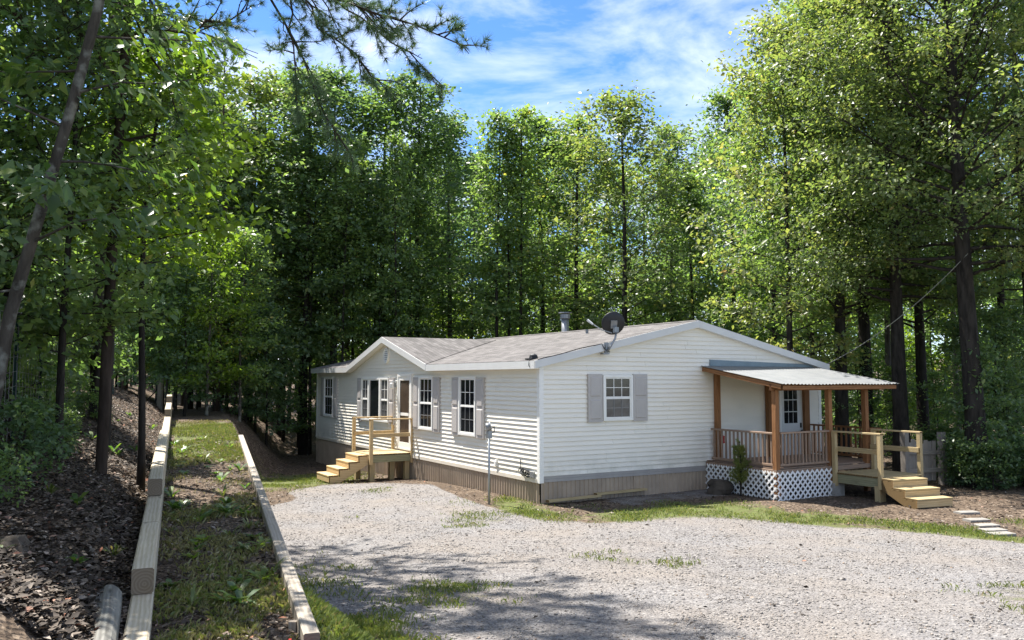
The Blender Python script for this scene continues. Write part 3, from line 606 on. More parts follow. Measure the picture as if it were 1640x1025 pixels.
# ------------------------------------------------------------------ porch on the gable end
PX0, PX1, PO = 4.62, 8.20, 2.2
porch = empty('porch', L2W(PX0, -PO, 0), TH); tag(porch, 'open timber porch with corrugated metal roof, baluster railing and white lattice skirt', 'porch')
def pb(name, p, q, w, h, m, up=(0, 0, 1), par=None, ch=0.004):
    f = lambda v: (v[0] - PX0, v[1] + PO, v[2]); return beam(name, f(p), f(q), w, h, M[m], par or porch, up, ch)
def pm(mb, name, m, par=None, smooth=False):
    mb.v = [(x - PX0, y + PO, z) for x, y, z in mb.v]; return mb.build(name, M[m], par or porch, smooth)
FY = -PO; DZp = 0.62
for (x, y, z0, z1) in ((4.95, -0.09, 0.45, 2.74), (4.66, FY + 0.05, 0.02, 2.30), (6.36, FY + 0.05, -0.08, 2.32), (7.62, FY + 0.05, -0.08, 2.32)):
    pb('post', (x, y, z0), (x, y, z1), 0.115, 0.115, 'cedar', up=(0, 1, 0))
for x in (6.70, 7.99): pb('post', (x, -0.10, 0.55), (x, -0.10, 2.62), 0.19, 0.12, 'cedar', up=(0, 1, 0))
for k in range(15):                                    # decking
    y = -0.07 - k * 0.143
    if y > FY: pb('deck_board', (PX0 + 0.02, y, DZp - 0.014), (PX1, y, DZp - 0.014), 0.138, 0.028, 'cedar_grey')
pb('rim_joist', (PX0, -0.04, DZp - 0.08), (PX0, FY, DZp - 0.08), 0.038, 0.10, 'cedar_grey'); pb('rim_joist', (PX0, FY, DZp - 0.08), (PX1, FY, DZp - 0.08), 0.038, 0.10, 'cedar_grey'); pb('rim_joist', (PX1, FY, DZp - 0.08), (PX1, -0.04, DZp - 0.08), 0.038, 0.10, 'cedar_grey')
def railing(p, q, n, zb, zt, m='cedar_grey'):
    p = Vector(p); q = Vector(q); pb('top_rail', (p.x, p.y, zt), (q.x, q.y, zt), 0.09, 0.04, m); pb('bottom_rail', (p.x, p.y, zb), (q.x, q.y, zb), 0.06, 0.05, m)
    for k in range(n):
        a = p.lerp(q, (k + 0.6) / (n + 0.2)); t_ = random.uniform(-0.006, 0.006); pb('baluster', (a.x, a.y, zb + 0.02), (a.x + t_, a.y + t_, zt - 0.02), 0.038, 0.045, m, up=(0, 1, 0), ch=0.008)
railing((4.70, -0.16, 0), (4.68, FY + 0.12, 0), 15, 0.68, 1.36); railing((4.74, FY + 0.04, 0), (6.30, FY + 0.04, 0), 14, 0.68, 1.37)
railing((7.70, FY + 0.06, 0), (PX1 - 0.05, FY + 0.06, 0), 4, 0.68, 1.37, 'cedar'); railing((PX1 - 0.06, FY + 0.1, 0), (PX1 - 0.06, -0.15, 0), 14, 0.68, 1.37, 'cedar')
# roof: ledger, beams, rafters, corrugated sheet
ZW, ZF, FO = 2.84, 2.42, -2.50
zrf = lambda y: ZW + (ZF - ZW) * (y / FO)
pb('flashing', (4.78, -0.035, 2.93), (8.36, -0.035, 2.84), 0.03, 0.15, 'flash')
pb('beam', (4.52, FY + 0.05, 2.36), (8.30, FY + 0.05, 2.36), 0.06, 0.14, 'cedar'); pb('ledger', (4.80, -0.04, 2.755), (8.34, -0.04, 2.745), 0.035, 0.10, 'cedar')
for k, x in enumerate(np.linspace(4.60, 8.28, 6)): pb('rafter', (x, -0.06, zrf(-0.06) - 0.055), (x, FO + 0.06, zrf(FO + 0.06) - 0.055), 0.04, 0.09, 'cedar')
pb('fascia_board', (4.56, FO + 0.05, ZF - 0.065), (8.36, FO + 0.05, ZF - 0.065), 0.025, 0.09, 'cedar'); pb('barge_board', (4.535, -0.05, zrf(-0.05) - 0.055), (4.535, FO + 0.06, zrf(FO + 0.06) - 0.055), 0.025, 0.10, 'cedar')
mb = MB(); n = 19; xs = np.linspace(4.50, 8.42, n * 8 + 1); vs = []
for x in xs:
    zz = 0.014 + 0.011 * math.sin(2 * math.pi * (x - 4.5) / 0.11)
    for y in (-0.02, FO - 0.03): vs.append((x, y, zrf(y) + zz + (0.006 * math.sin(x * 3.1) if y < -1 else 0)))
mb.add(vs, [(2 * i, 2 * i + 1, 2 * i + 3, 2 * i + 2) for i in range(len(xs) - 1)]); mr = pm(mb, 'metal_roof', 'metalroof', smooth=True)
# lattice: crossed slats, each clipped to its panel
def lattice(p, q, z0, z1, nrm):
    p = Vector((p[0], p[1], 0)); q = Vector((q[0], q[1], 0)); d = (q - p); L = d.length; d.normalize(); nv = Vector(nrm)
    fr = MB(); a = p - nv * 0.03; e = q - nv * 0.03
    lp = pb('lattice_panel', (a.x, a.y, z1 + 0.012), (e.x, e.y, z1 + 0.012), 0.02, 0.03, 'cedar_grey')
    hh = z1 - z0; st = 0.155
    for s in (1, -1):
        c = -hh
        while c < L:
            u0, u1, w0, w1 = (c, c + hh, 0, hh) if s > 0 else (c, c + hh, hh, 0)
            if u0 < 0: t_ = -u0 / (u1 - u0); w0 += (w1 - w0) * t_; u0 = 0
            if u1 > L: t_ = (L - u0) / (u1 - u0); w1 = w0 + (w1 - w0) * t_; u1 = L
            if u1 - u0 > 0.03:
                o_ = nv * (0.006 if s > 0 else -0.002); j = random.uniform(-0.02, 0.02) if w0 in (0, hh) else 0
                A = p + d * u0 + o_; B = p + d * u1 + o_; 
                o = pb('slat', (A.x, A.y, z0 + w0), (B.x, B.y, z0 + w1), 0.007, 0.042, 'lattice', up=tuple(Vector((0, 0, 1))), ch=0.001)
                mw = o.matrix_basis.copy(); o.parent = lp; o.matrix_basis = lp.matrix_basis.inverted() @ mw
            c += st
lattice((PX0 - 0.03, -0.05), (PX0 - 0.03, FY), -0.04, 0.545, (-1, 0, 0)); lattice((PX0 - 0.02, FY - 0.03), (6.32, FY - 0.03), -0.09, 0.545, (0, -1, 0))
mb = MB(); mb.box((6.30, FY - 0.12, -0.15), (6.62, FY + 0.10, 0.22)); pm(mb, 'footing_block', 'concrete')
mb = MB(); mb.box((4.70, FY + 0.02, -0.15), (4.95, FY + 0.22, 0.12)); pm(mb, 'footing_block', 'concrete')
# hanging red feeder by the wall post
hf = empty('hanging_feeder', L2W(4.86, -0.34, 0), TH); tag(hf, 'small red hanging feeder on the left porch railing', 'feeder')
mb = MB(); mb.lathe([(0, 1.22), (0.05, 1.20), (0.045, 1.08), (0.06, 1.04), (0.0, 1.02)], 10); mb.build('body', M['red'], hf); mb = MB(); mb.tube([(0, 0, 1.22), (0, 0.02, 1.36)], 0.006, 5); mb.build('hook', M['darkmetal'], hf)

# ------------------------------------------------------------------ landings with steps
ld = empty('porch_landing', L2W(6.38, -3.4, 0), TH); tag(ld, 'new pale timber landing with rails and three steps before the porch', 'landing')
def lb(name, p, q, w, h, m='treated', up=(0, 0, 1)): f = lambda v: (v[0] - 6.38, v[1] + 3.4, v[2]); return beam(name, f(p), f(q), w, h, M[m], ld, up)
X0, X1, Y0, Y1, ZT = 6.40, 7.66, -3.42, -2.24, 0.46
for k in range(9): y = Y1 - 0.07 - k * 0.142; lb('deck_board', (X0 - 0.03, y, ZT - 0.018), (X1 + 0.03, y, ZT - 0.018), 0.138, 0.034)
lb('skirt_beam', (X0, Y1, ZT - 0.135), (X0, Y0, ZT - 0.135), 0.04, 0.19, 'treated_green'); lb('skirt_beam', (X0 + 0.02, Y0, ZT - 0.135), (X1, Y0, ZT - 0.135), 0.04, 0.19, 'treated'); lb('skirt_beam', (X1, Y1, ZT - 0.135), (X1, Y0, ZT - 0.135), 0.04, 0.19, 'treated')
for x, y, zb in ((X0 - 0.045, Y1 - 0.05, 0.16), (X0 - 0.045, Y0 - 0.03, 0.20), (X1 + 0.045, Y1 - 0.05, 0.1), (X1 + 0.045, Y0 - 0.03, 0.1)): lb('post', (x, y, zb), (x, y, 1.35), 0.089, 0.089, up=(0, 1, 0))
lb('foot_post', (X0 + 0.03, Y0 + 0.05, -0.15), (X0 + 0.03, Y0 + 0.05, 0.27), 0.19, 0.14, 'treated', (0, 1, 0)); lb('foot_post', (X1 - 0.05, Y0 + 0.05, -0.15), (X1 - 0.05, Y0 + 0.05, 0.27), 0.14, 0.14, 'treated', (0, 1, 0))
for x in (X0 - 0.045, X1 + 0.045):
    lb('top_rail', (x, Y1 - 0.02, 1.368), (x, Y0 - 0.08, 1.368), 0.10, 0.036); s_ = 0.065 if x < 7 else -0.065
    lb('mid_rail', (x + s_, Y1 - 0.02, 0.98), (x + s_, Y0 - 0.06, 0.98), 0.038, 0.11)
def steps(par, o, dirv, side, n, rise, run, width, ztop_, m1, m2):
    """n box steps going down from the point o along dirv, side runs across"""
    o = Vector(o); dv = Vector(dirv).normalized(); sv = Vector(side).normalized()
    for k in range(n):
        zt = ztop_ - k * rise; c = o + dv * (k * run + run * 0.5) + Vector((0, 0, 0))
        for j in range(2):
            cc = o + dv * (k * run + (j + 0.5) * run / 2 + 0.012)
            beam('tread', (cc.x, cc.y, zt - 0.018), (cc.x + sv.x * width, cc.y + sv.y * width, zt - 0.018), run / 2 - 0.004, 0.036, M[m1], par)
        cf = o + dv * ((k + 1) * run - 0.012); beam('riser', (cf.x, cf.y, zt - 0.037 - (rise - 0.02) / 2), (cf.x + sv.x * width, cf.y + sv.y * width, zt - 0.037 - (rise - 0.02) / 2), 0.03, rise - 0.02, M[m2], par)
    for s in (0.0, 1.0):
        b = o + sv * (width * s + (0.0 if s else 0.0)); mb = MB(); poly = [(b.x, b.y, ztop_ - 0.04)]
        for k in range(n):
            e = b + dv * ((k + 1) * run - 0.03); poly += [(e.x, e.y, ztop_ - 0.04 - k * rise), (e.x, e.y, ztop_ - 0.04 - (k + 1) * rise)]
        e = b + dv * (n * run - 0.30); poly += [(e.x, e.y, ztop_ - 0.05 - n * rise)]; poly += [(b.x, b.y, ztop_ - 0.04 - rise * 1.3)]
        mb.prism(poly, sv * (0.038 if s == 0 else -0.038)); st = mb.build('stringer', M[m1], par)
steps(ld, (6.30 - 6.38, Y0 - 0.08 + 3.4, 0), (-0.24, -1, 0), (1, -0.16, 0), 3, 0.155, 0.33, 0.95, 0.45, 'treated', 'pine_wood')

fl = empty('front_landing', L2W(-1.25, 6.75, -0.15), TH); tag(fl, 'yellow pine landing with rails and four steps at the front door', 'landing')
def fb(name, p, q, w, h, m='treated', up=(0, 0, 1)): f = lambda v: (v[0] + 1.25, v[1] - 6.75, v[2] + 0.15); return beam(name, f(p), f(q), w, h, M[m], fl, up)
A0, A1, B0, B1, ZT = -1.25, -0.05, 6.72, 8.02, 0.50
for k in range(9): x = A1 - 0.07 - k * 0.136; fb('deck_board', (x, B0 - 0.03, ZT - 0.018), (x, B1 + 0.03, ZT - 0.018), 0.132, 0.034)
fb('skirt_beam', (A0, B0, ZT - 0.135), (A1, B0, ZT - 0.135), 0.04, 0.19, 'treated_green'); fb('skirt_beam', (A0, B1, ZT - 0.135), (A1, B1, ZT - 0.135), 0.04, 0.19); fb('skirt_beam', (A0, B0 + 0.02, ZT - 0.135), (A0, B1 - 0.02, ZT - 0.135), 0.04, 0.19, 'pine_wood')
for x, y in ((A0 + 0.02, B0 - 0.045), (A1 + 0.02, B0 - 0.045), (A0 + 0.02, B1 + 0.045), (A1 + 0.02, B1 + 0.045)):
    fb('post', (x, y, 0.22), (x, y, 1.42), 0.089, 0.089, 'pine_wood', (0, 1, 0)); 
for x, y in ((A0 + 0.09, B0 + 0.09), (A1 - 0.09, B0 + 0.09), (A0 + 0.09, B1 - 0.09), (-0.5, B0 + 0.3)): fb('foot_post', (x, y, -0.45), (x, y, 0.31), 0.14, 0.14, 'treated', (0, 1, 0))
for y in (B0 - 0.045, B1 + 0.045):
    fb('top_rail', (A0 - 0.03, y, 1.438), (A1 + 0.03, y, 1.438), 0.10, 0.036, 'pine_wood'); s_ = 0.065 if y < 7 else -0.065; fb('mid_rail', (A0, y + s_, 1.0), (A1, y + s_, 1.0), 0.038, 0.10, 'pine_wood')
steps(fl, (A0 - 0.03 + 1.25, B0 + 0.05 - 6.75, 0), (-1, 0, 0), (0, 1, 0), 4, 0.165, 0.27, 1.05, 0.50 + 0.13, 'pine_wood', 'pine_wood')

# ------------------------------------------------------------------ things round the house
mp_ = empty('meter_post', L2W(-0.96, 0.47, -0.02), TH); tag(mp_, 'slim grey post with round dial head standing before the front wall', 'post')
mb = MB(); mb.tube([(0, 0, -0.2), (0, 0, 1.42)], 0.024, 10); mb.build('pole', M['galv'], mp_, True)
mb = MB(); mb.box((-0.045, -0.05, 1.32), (0.045, 0.05, 1.47)); mb.build('socket', M['greymetal'], mp_)
Rr = Matrix.Translation((-0.02, 0.0, 1.56)) @ Matrix.Rotation(math.radians(75), 4, 'Y') @ Matrix.Rotation(math.radians(20), 4, 'X')
mb = MB(); mb.lathe([(0.0, -0.05), (0.075, -0.05), (0.085, -0.03), (0.085, 0.03), (0.10, 0.035), (0.10, 0.05), (0.0, 0.06)], 18, Rr); mb.build('dial_head', M['greymetal'], mp_, True)
mb = MB(); mb.tube([(0.02, 0.03, 1.50), (0.10, -0.05, 1.56), (0.09, -0.06, 1.46), (0.02, -0.02, 1.42)], 0.012, 6); mb.build('lead', M['cable'], mp_)
for k, (a, b, s, l) in enumerate((((0.08, -0.16), (1.45, -0.12), 0.0, 'pale loose board lying along the gable skirting near the corner'), ((1.35, -0.10), (2.75, -0.08), 0.05, 'pale loose board lying along the gable skirting farther from the corner'))):
    w0 = L2W(*a); w1 = L2W(*b); bd = beam('loose_board', (w0[0], w0[1], 0.005 + s), (w1[0], w1[1], 0.02 + s), 0.12, 0.045, M['treated'], None); tag(bd, l, 'board', 'loose boards by the skirting')
PV = ((1539, 817.5), (1554, 829), (1568, 838), (1579, 846.5), (1591, 855))
for k, (x, y) in enumerate(PV):
    s = (y - 607) / 1340 * 1.0; Yp = 2.56 / ((y - 607) / 1340); Xp = PX(x, Yp); o = beam('stepping_stone', (Xp - 0.20, Yp - 0.02, Hs(Xp, Yp) + 0.014), (Xp + 0.20, Yp + 0.05, Hs(Xp, Yp) + 0.016), 0.22, 0.05, M['paver'], None, ch=0.008)
    tag(o, ('grey stepping stone nearest the porch steps', 'second grey stepping stone from the porch steps', 'middle one of the five grey stepping stones', 'fourth grey stepping stone from the porch steps', 'grey stepping stone farthest from the porch steps')[k], 'stepping stone', 'stepping stones to the porch')
# service line from the eave to the big tree
cb = MB(); p0 = Vector(L2W(HW + 0.22, 0.1, 2.86)); p1 = Vector((11.15, 20.3, 5.6)); cb.tube([p0.lerp(p1, t_) + Vector((0, 0, -0.55 * 4 * t_ * (1 - t_) * 0.5)) for t_ in np.linspace(0, 1, 14)], 0.011, 5)
tag(cb.build('overhead_cable', M['cable2'], None, True), 'pale cable sagging from the right eave up to the big tree', 'cable')
# old board fence past the landing
of = empty('board_fence', L2W(9.1, -2.2, 0), TH); tag(of, 'short weathered board fence with leaning posts behind the porch landing', 'fence')
r3 = random.Random(9)
for k in range(7):
    x = 0.05 + k * 0.16; beam('board', (x, 0.02, 0.05), (x + r3.uniform(-0.02, 0.02), 0.0, 1.05 + r3.uniform(-0.10, 0.05)), 0.15, 0.02, M['oldfence'], of, (0, 1, 0))
beam('rail', (-0.1, -0.03, 0.78), (1.25, -0.03, 0.72), 0.04, 0.10, M['oldfence'], of); beam('rail', (-0.1, -0.03, 0.32), (1.25, -0.03, 0.30), 0.04, 0.10, M['oldfence'], of)
for x, h_ in ((-0.12, 1.25), (1.34, 1.22)): beam('post', (x, 0, -0.2), (x + 0.02, 0.02, h_), 0.16, 0.14, M['oldfence'], of, (0, 1, 0))

# ------------------------------------------------------------------ landscape timbers
def W3(px, Y, z): return Vector((PX(px, Y), Y, z))
tw = empty('timber_wall', (lineL(6.0), 6.0, Hs(lineL(6.0) + 0.05, 6.0))); tag(tw, 'stepped retaining wall of pale square timbers along the left bank', 'wall')
def twb(y0, y1, zc0, zc1, w=0.14, h=0.17, m='timber', off=0.07):
    b = Vector(tw.location); return beam('timber', Vector((lineL(y0) - off, y0, zc0)) - b, Vector((lineL(y1) - off, y1, zc1)) - b, w, h, M[m], tw, ch=0.012)
zb = lambda Y: ztop(Y) - 0.09
for y0, y1 in ((3.2, 5.9), (5.905, 8.5), (8.505, 11.2), (11.205, 13.9), (13.905, 16.6), (16.605, 19.3), (19.305, 22.0), (22.005, 25.2)):   # lower course
    twb(y0, y1, zb(y0) - 0.175, zb(y1) - 0.175)
    twb(y0, y1, zb(y0) - 0.36, zb(y1) - 0.36, m='timber_old'); twb(y0, y1, zb(y0) - 0.545, zb(y1) - 0.545, m='timber_old')
for y0, y1 in ((5.75, 7.35), (7.36, 9.8), (9.81, 12.3), (12.31, 14.8), (14.81, 17.4), (17.41, 20.4), (20.41, 25.0)): twb(y0, y1, zb(y0), zb(y1))
for y0, y1 in ((8.7, 11.0), (11.01, 13.3), (13.31, 15.2)): twb(y0, y1, zb(y0) + 0.178, zb(y1) + 0.178 - (0.05 if y1 > 14 else 0))
for y0, y1 in ((20.5, 22.8), (22.81, 25.0)): twb(y0, y1, zb(y0) + 0.178, zb(y1) + 0.178)
twb(23.6, 25.0, zb(23.6) + 0.355, zb(25) + 0.355)
te = empty('timber_edging', (lineR(6.0), 6.0, Hs(lineR(6.0), 6.0))); tag(te, 'low weathered timber edging between the path and the gravel drive', 'edging')
def teb(y0, y1, dz, m='timber_old', w=0.095, h=0.12):
    b = Vector(te.location); return beam('timber', Vector((lineR(y0) + 0.045, y0, zpath(y0) + dz)) - b, Vector((lineR(y1) + 0.045, y1, zpath(y1) + dz)) - b, w, h, M[m], te, ch=0.008)
for y0, y1 in ((5.05, 6.8), (6.805, 9.2), (9.205, 11.6), (11.605, 14.1), (14.105, 17.0)):
    teb(y0, y1, 0.03)
    for c in range(1, 9): 
        if y0 > 6 or c < 4: teb(y0, y1, 0.03 - 0.124 * c)
for y in (5.4, 7.6, 9.9, 12.6): b = Vector(te.location); q = Vector((lineR(y) - 0.03, y, zpath(y))); beam('stake', q - b + Vector((0, 0, -0.25)), q - b + Vector((0, 0, 0.05)), 0.05, 0.05, M['timber_old'], te, (0, 1, 0))
a = Vector((-2.66, 5.6, 1.10)); b = Vector((-1.80, 3.6, 1.00)); d = b - a; q = np.random.default_rng(2); ph = q.uniform(0, 6.28, 16)
mb = MB(); NL = 14
for i in range(NL + 1):
    for k in range(16):
        an = 2 * math.pi * k / 16; rr_ = 0.095 * (1 + 0.05 * math.sin(2 * an + i * 0.25) + 0.02 * math.sin(ph[k] + i * 0.4)) * (0.86 if k == 5 else 1)
        mb.v.append(((i / NL - 0.5) * d.length, rr_ * math.cos(an), rr_ * math.sin(an)))
for i in range(NL):
    for k in range(16): p_ = i * 16 + k; n_ = i * 16 + (k + 1) % 16; mb.f.append((p_, n_, n_ + 16, p_ + 16))
mb.f.append(tuple(range(16))[::-1]); mb.f.append(tuple(NL * 16 + k for k in range(16)))
lg = mb.build('round_log', M['log']); X_ = d.normalized(); Y_ = Vector((0, 0, 1)).cross(X_).normalized(); mm = Matrix((X_, Y_, X_.cross(Y_))).transposed().to_4x4(); mm.translation = (a + b) / 2; lg.matrix_basis = mm
tag(lg, 'grey weathered round log lying left of the timber wall', 'log')
rd = MB(); rd.tube([(-1.36, 5.02, 0.99), (-1.06, 5.0, 1.0)], 0.006, 6); rd.tube([(-1.30, 5.02, 0.98), (-1.30, 5.02, 1.02)], 0.010, 6); tag(rd.build('red_rod', M['red']), 'thin red rod lying across the end of the timber edging', 'rod')

# ------------------------------------------------------------------ wire fence on the bank
wf = empty('wire_fence', (-4.6, 8.0, Hs(-4.6, 8.0))); tag(wf, 'wire fence on green steel posts with pale tops along the left bank', 'fence')
fy = [6.0, 7.3, 8.7, 10.3, 12.2, 14.4, 17.0, 19.6, 22.2]; tops = []; fb_ = Vector(wf.location)
for i, y in enumerate(fy):
    x = lineL(y) - 1.55; z = Hs(x, y); lx = 0.02 * math.sin(i * 2.3)
    mb = MB(); q = Vector((x, y, z)) - fb_; mb.box((q.x - 0.02, q.y - 0.012, q.z - 0.3), (q.x + 0.02, q.y + 0.0, q.z + 1.32)); mb.box((q.x - 0.004, q.y, q.z - 0.3), (q.x + 0.004, q.y + 0.03, q.z + 1.32)); po = mb.build('post', M['green'], wf)
    mb = MB(); mb.box((q.x - 0.021, q.y - 0.014, q.z + 1.32), (q.x + 0.021, q.y + 0.031, q.z + 1.50)); mb.build('post_tip', M['postwhite'], po); tops.append(q)
for k in range(9):
    mb = MB(); mb.tube([t_ + Vector((0.02, -0.02, 0.12 + k * 0.15)) for t_ in tops], 0.0022, 4); mb.build('wire', M['wire'], wf)
ys_ = np.arange(6.0, 15, 0.18); mb = MB()
for y in ys_:
    x = lineL(y) - 1.53; z = Hs(lineL(y) - 1.55, y); q = Vector((x, y - 0.02, z)) - fb_; mb.tube([q + Vector((0, 0, 0.1)), q + Vector((0, 0, 1.33))], 0.0018, 3, False)
mb.build('stay_wire', M['wire'], wf)
gp = empty('field_gate', (PX(258, 27), 27, Hs(PX(258, 27), 27))); tag(gp, 'rusty pipe gate with a grey wooden post at the far end of the path', 'gate')
beam('post', (0, 0, -0.3), (0.02, 0, 1.05), 0.13, 0.13, M['oldfence'], gp, (0, 1, 0)); mb = MB(); mb.tube([(-1.3, 0.3, 0.82), (-0.06, 0.05, 0.80)], 0.022, 6); mb.tube([(-0.8, 0.1, -0.1), (-0.1, 0.0, 0.6)], 0.02, 6); mb.build('bar', M['bark_dark'], gp)

# ------------------------------------------------------------------ plants: builders
def norm(a): return a / np.maximum(np.linalg.norm(a, axis=-1, keepdims=True), 1e-9)
def leaves(P, size, r, tilt=0.8, aspect=0.55, up=(0, 0, 1), lv=None, outward=None, droop=0.25):
    """one folded leaf blade per point of P; returns vertices, triangles and the leaf's random value"""
    n = len(P); N = norm(np.asarray(up) + r.normal(0, tilt, (n, 3)) + (outward * 0.5 if outward is not None else 0))
    t = r.normal(0, 1, (n, 3)) + (outward * 0.8 if outward is not None else 0); t = norm(t - N * (t * N).sum(1, keepdims=True)); t = norm(t - np.array([0, 0, droop]))
    b = np.cross(N, t); s = (size * np.clip(r.lognormal(0, 0.28, n), 0.45, 1.8))[:, None] if np.isscalar(size) else size[:, None]
    w = s * aspect * 0.5; fold = r.uniform(0.05, 0.3, (n, 1)) * s
    V = np.stack([P, P + t * s * 0.48 + b * w + N * fold * 0.5, P + t * s, P + t * s * 0.48 - b * w + N * fold * 0.5], 1).reshape(-1, 3)
    k = np.arange(n)[:, None] * 4; F = np.concatenate([k + np.array([[0, 1, 2]]), k + np.array([[0, 2, 3]])], 1).reshape(-1, 3)
    l = r.random(n) if lv is None else lv
    return V, F, np.repeat(l, 2)
def needles(P, D, r, k=12, length=0.13, width=0.008, spread=1.0):
    n = len(P); P_ = np.repeat(P, k, 0); D_ = np.repeat(D, k, 0); d = norm(D_ * 0.75 + r.normal(0, spread * 0.55, (n * k, 3))); w = norm(np.cross(d, r.normal(0, 1, (n * k, 3)))) * width; L = length * r.uniform(0.6, 1.15, (n * k, 1))
    V = np.stack([P_ - w, P_ + w, P_ + d * L], 1).reshape(-1, 3); F = np.arange(n * k * 3).reshape(-1, 3); l = np.repeat(np.clip(r.normal(0.5, 0.22, n), 0, 0.98), k); return V, F, l
class Woody:
    """trunk, limbs and twigs as tapered tubes"""
    def __init__(s): s.mb = MB()
    def limb(s, pts, r0, r1, n=6):
        k = len(pts); s.mb.tube(pts, [r0 + (r1 - r0) * (i / (k - 1)) ** 0.8 for i in range(k)], n, False)
def sway(p, d, L, k, r, wob=0.12, lift=0.0):
    """a wandering path from p along d, bending up (lift>0) or down"""
    pts = [np.array(p, float)]; d = np.array(d, float); d /= np.linalg.norm(d)
    for i in range(k):
        d = d + r.normal(0, wob, 3) + np.array([0, 0, lift / k]); d /= np.linalg.norm(d); pts.append(pts[-1] + d * L / k)
    return pts
def broadleaf(name, seed, h, tr, base, cr, nl, tw, per, ls, lm, bm, shape='oval', off=(0, 0), lean=(0, 0), limbs_low=0.0, cl=0.30, asp=0.58, flat=0.45):
    """a tree: returns meshes for trunk (with limbs) and crown (leaf sprays on the twigs)"""
    r = np.random.default_rng(seed); W = Woody(); K = 10; tp = []
    for i in range(K + 1):
        t = i / K; tp.append(np.array([lean[0] * t ** 1.3 + 0.10 * math.sin(t * 5 + seed) * t, lean[1] * t ** 1.3 + 0.10 * math.cos(t * 4 + seed * 2) * t, h * 0.97 * t - 0.25 * (i == 0)]))
    W.mb.tube(tp, [tr * (1.35 if i == 0 else 1) * (1 - 0.9 * (i / K)) + 0.012 for i in range(K + 1)], 10, False)
    at = lambda z: np.array([np.interp(z, [q[2] for q in tp], [q[k] for q in tp]) for k in (0, 1)] + [z])
    C_ = []; O_ = []; LV = []
    for i in range(nl):
        t = (i + r.random()) / nl; z = base + (h * 0.96 - base) * t; q = at(z); az = i * 2.4 + r.normal(0, 0.4)
        if shape == 'oval': pr = math.sin(math.pi * min(1, 0.16 + 0.80 * t)) ** 0.75
        elif shape == 'cone': pr = (1 - t) ** 0.75 * 0.95 + 0.08
        else: pr = 1.0 - 0.6 * t ** 2
        L = cr * pr * r.uniform(0.75, 1.15); el = math.radians(8 + 52 * t + r.normal(0, 8)); d = np.array([math.cos(az) * math.cos(el) + off[0] * 0.35, math.sin(az) * math.cos(el) + off[1] * 0.35, math.sin(el)])
        pts = sway(q, d, L, 5, r, 0.10, 0.12); rr = max(0.012, (tr * (1 - 0.9 * z / h)) * 0.34); W.limb(pts, rr, 0.008, 5)
        for j in range(tw):
            u = 0.30 + 0.70 * (j + r.random()) / tw; f = u * 5; k = min(4, int(f)); p = pts[k] + (pts[k + 1] - pts[k]) * (f - k); dd = pts[k + 1] - pts[k]; dd = dd / np.linalg.norm(dd)
            s_ = np.array([-dd[1], dd[0], 0.0]) * (1 if j % 2 else -1); e = dd * 0.6 + s_ * r.uniform(0.3, 1.0) + np.array([0, 0, r.normal(0.08, 0.22)]); tl = max(0.3, L * 0.30 * r.uniform(0.6, 1.2))
            tp2 = sway(p, e, tl, 3, r, 0.15, 0.0); W.limb(tp2, max(0.006, rr * 0.3), 0.004, 3)
            for c in (tp2[2], tp2[3]): C_.append(c); O_.append(e)
    C_ = np.array(C_); O_ = np.array(O_); n = len(C_); m = max(1, per // 2)
    sp = r.uniform(0.55, 1.35, (n, 1)); P = np.repeat(C_, m, 0); g = r.normal(0, 1, (n * m, 3)); P = P + g * np.array([cl, cl, cl * flat]) * sp.repeat(m, 0)
    tint = np.clip(r.normal(0.45, 0.16, n).repeat(m) + r.normal(0, 0.13, n * m), 0, 1)
    V, F, l = leaves(P, ls, r, 0.85, asp, lv=tint, outward=norm(O_).repeat(m, 0))
    tm = W.mb.mesh(name + '_trunk', True); tm.materials.append(bm)
    return tm, fastmesh(name + '_crown', V, F, l, m=lm)
def pine(name, seed, h, tr, base, cr, lm, bm, gap=0.55, ln=0.16, wd=0.011, k=14, dense=1.0):
    r = np.random.default_rng(seed); W = Woody(); K = 10; tp = [np.array([0.08 * math.sin(i * 0.9 + seed), 0.08 * math.cos(i * 0.7), h * i / K - 0.25 * (i == 0)]) for i in range(K + 1)]
    W.mb.tube(tp, [tr * (1 - 0.93 * i / K) + 0.008 for i in range(K + 1)], 9, False)
    P = []; D = []; z = base
    while z < h - 0.15:
        t = (z - base) / (h - base); n = 5 if t < 0.85 else 4
        for i in range(n):
            az = r.uniform(0, 6.28); L = cr * ((1 - t) ** 0.8 * 0.92 + 0.10) * r.uniform(0.6, 1.15); el = math.radians(-5 + 40 * t + r.normal(0, 7)); q = np.array([np.interp(z, [p[2] for p in tp], [p[0] for p in tp]), np.interp(z, [p[2] for p in tp], [p[1] for p in tp]), z])
            pts = sway(q, (math.cos(az) * math.cos(el), math.sin(az) * math.cos(el), math.sin(el)), L, 5, r, 0.07, 0.18); W.limb(pts, max(0.010, tr * 0.22 * (1 - t)), 0.005, 4)
            for j in range(int(max(3, L * 5.5 * dense))):
                u = r.uniform(0.28, 1.0); f = u * 5; kk = min(4, int(f)); p = pts[kk] + (pts[kk + 1] - pts[kk]) * (f - kk); d = norm(pts[kk + 1] - pts[kk]); s_ = np.array([-d[1], d[0], 0.05]) * r.choice([-1, 1]); e = norm(d * 0.8 + s_ * r.uniform(0, 0.9)); tl = r.uniform(0.08, 0.42) * (1.1 - u * 0.5)
                W.mb.tube([p, p + e * tl], [0.005, 0.003], 3, False)
                for w in (0.45, 0.75, 1.0): P.append(p + e * tl * w); D.append(e)
        z += gap * r.uniform(0.7, 1.2)
    V, F, l = needles(np.array(P), np.array(D), r, k, ln, wd, 1.0)
    tm = W.mb.mesh(name + '_trunk', True); tm.materials.append(bm); return tm, fastmesh(name + '_needles', V, F, l, m=lm)
PROTO = {}
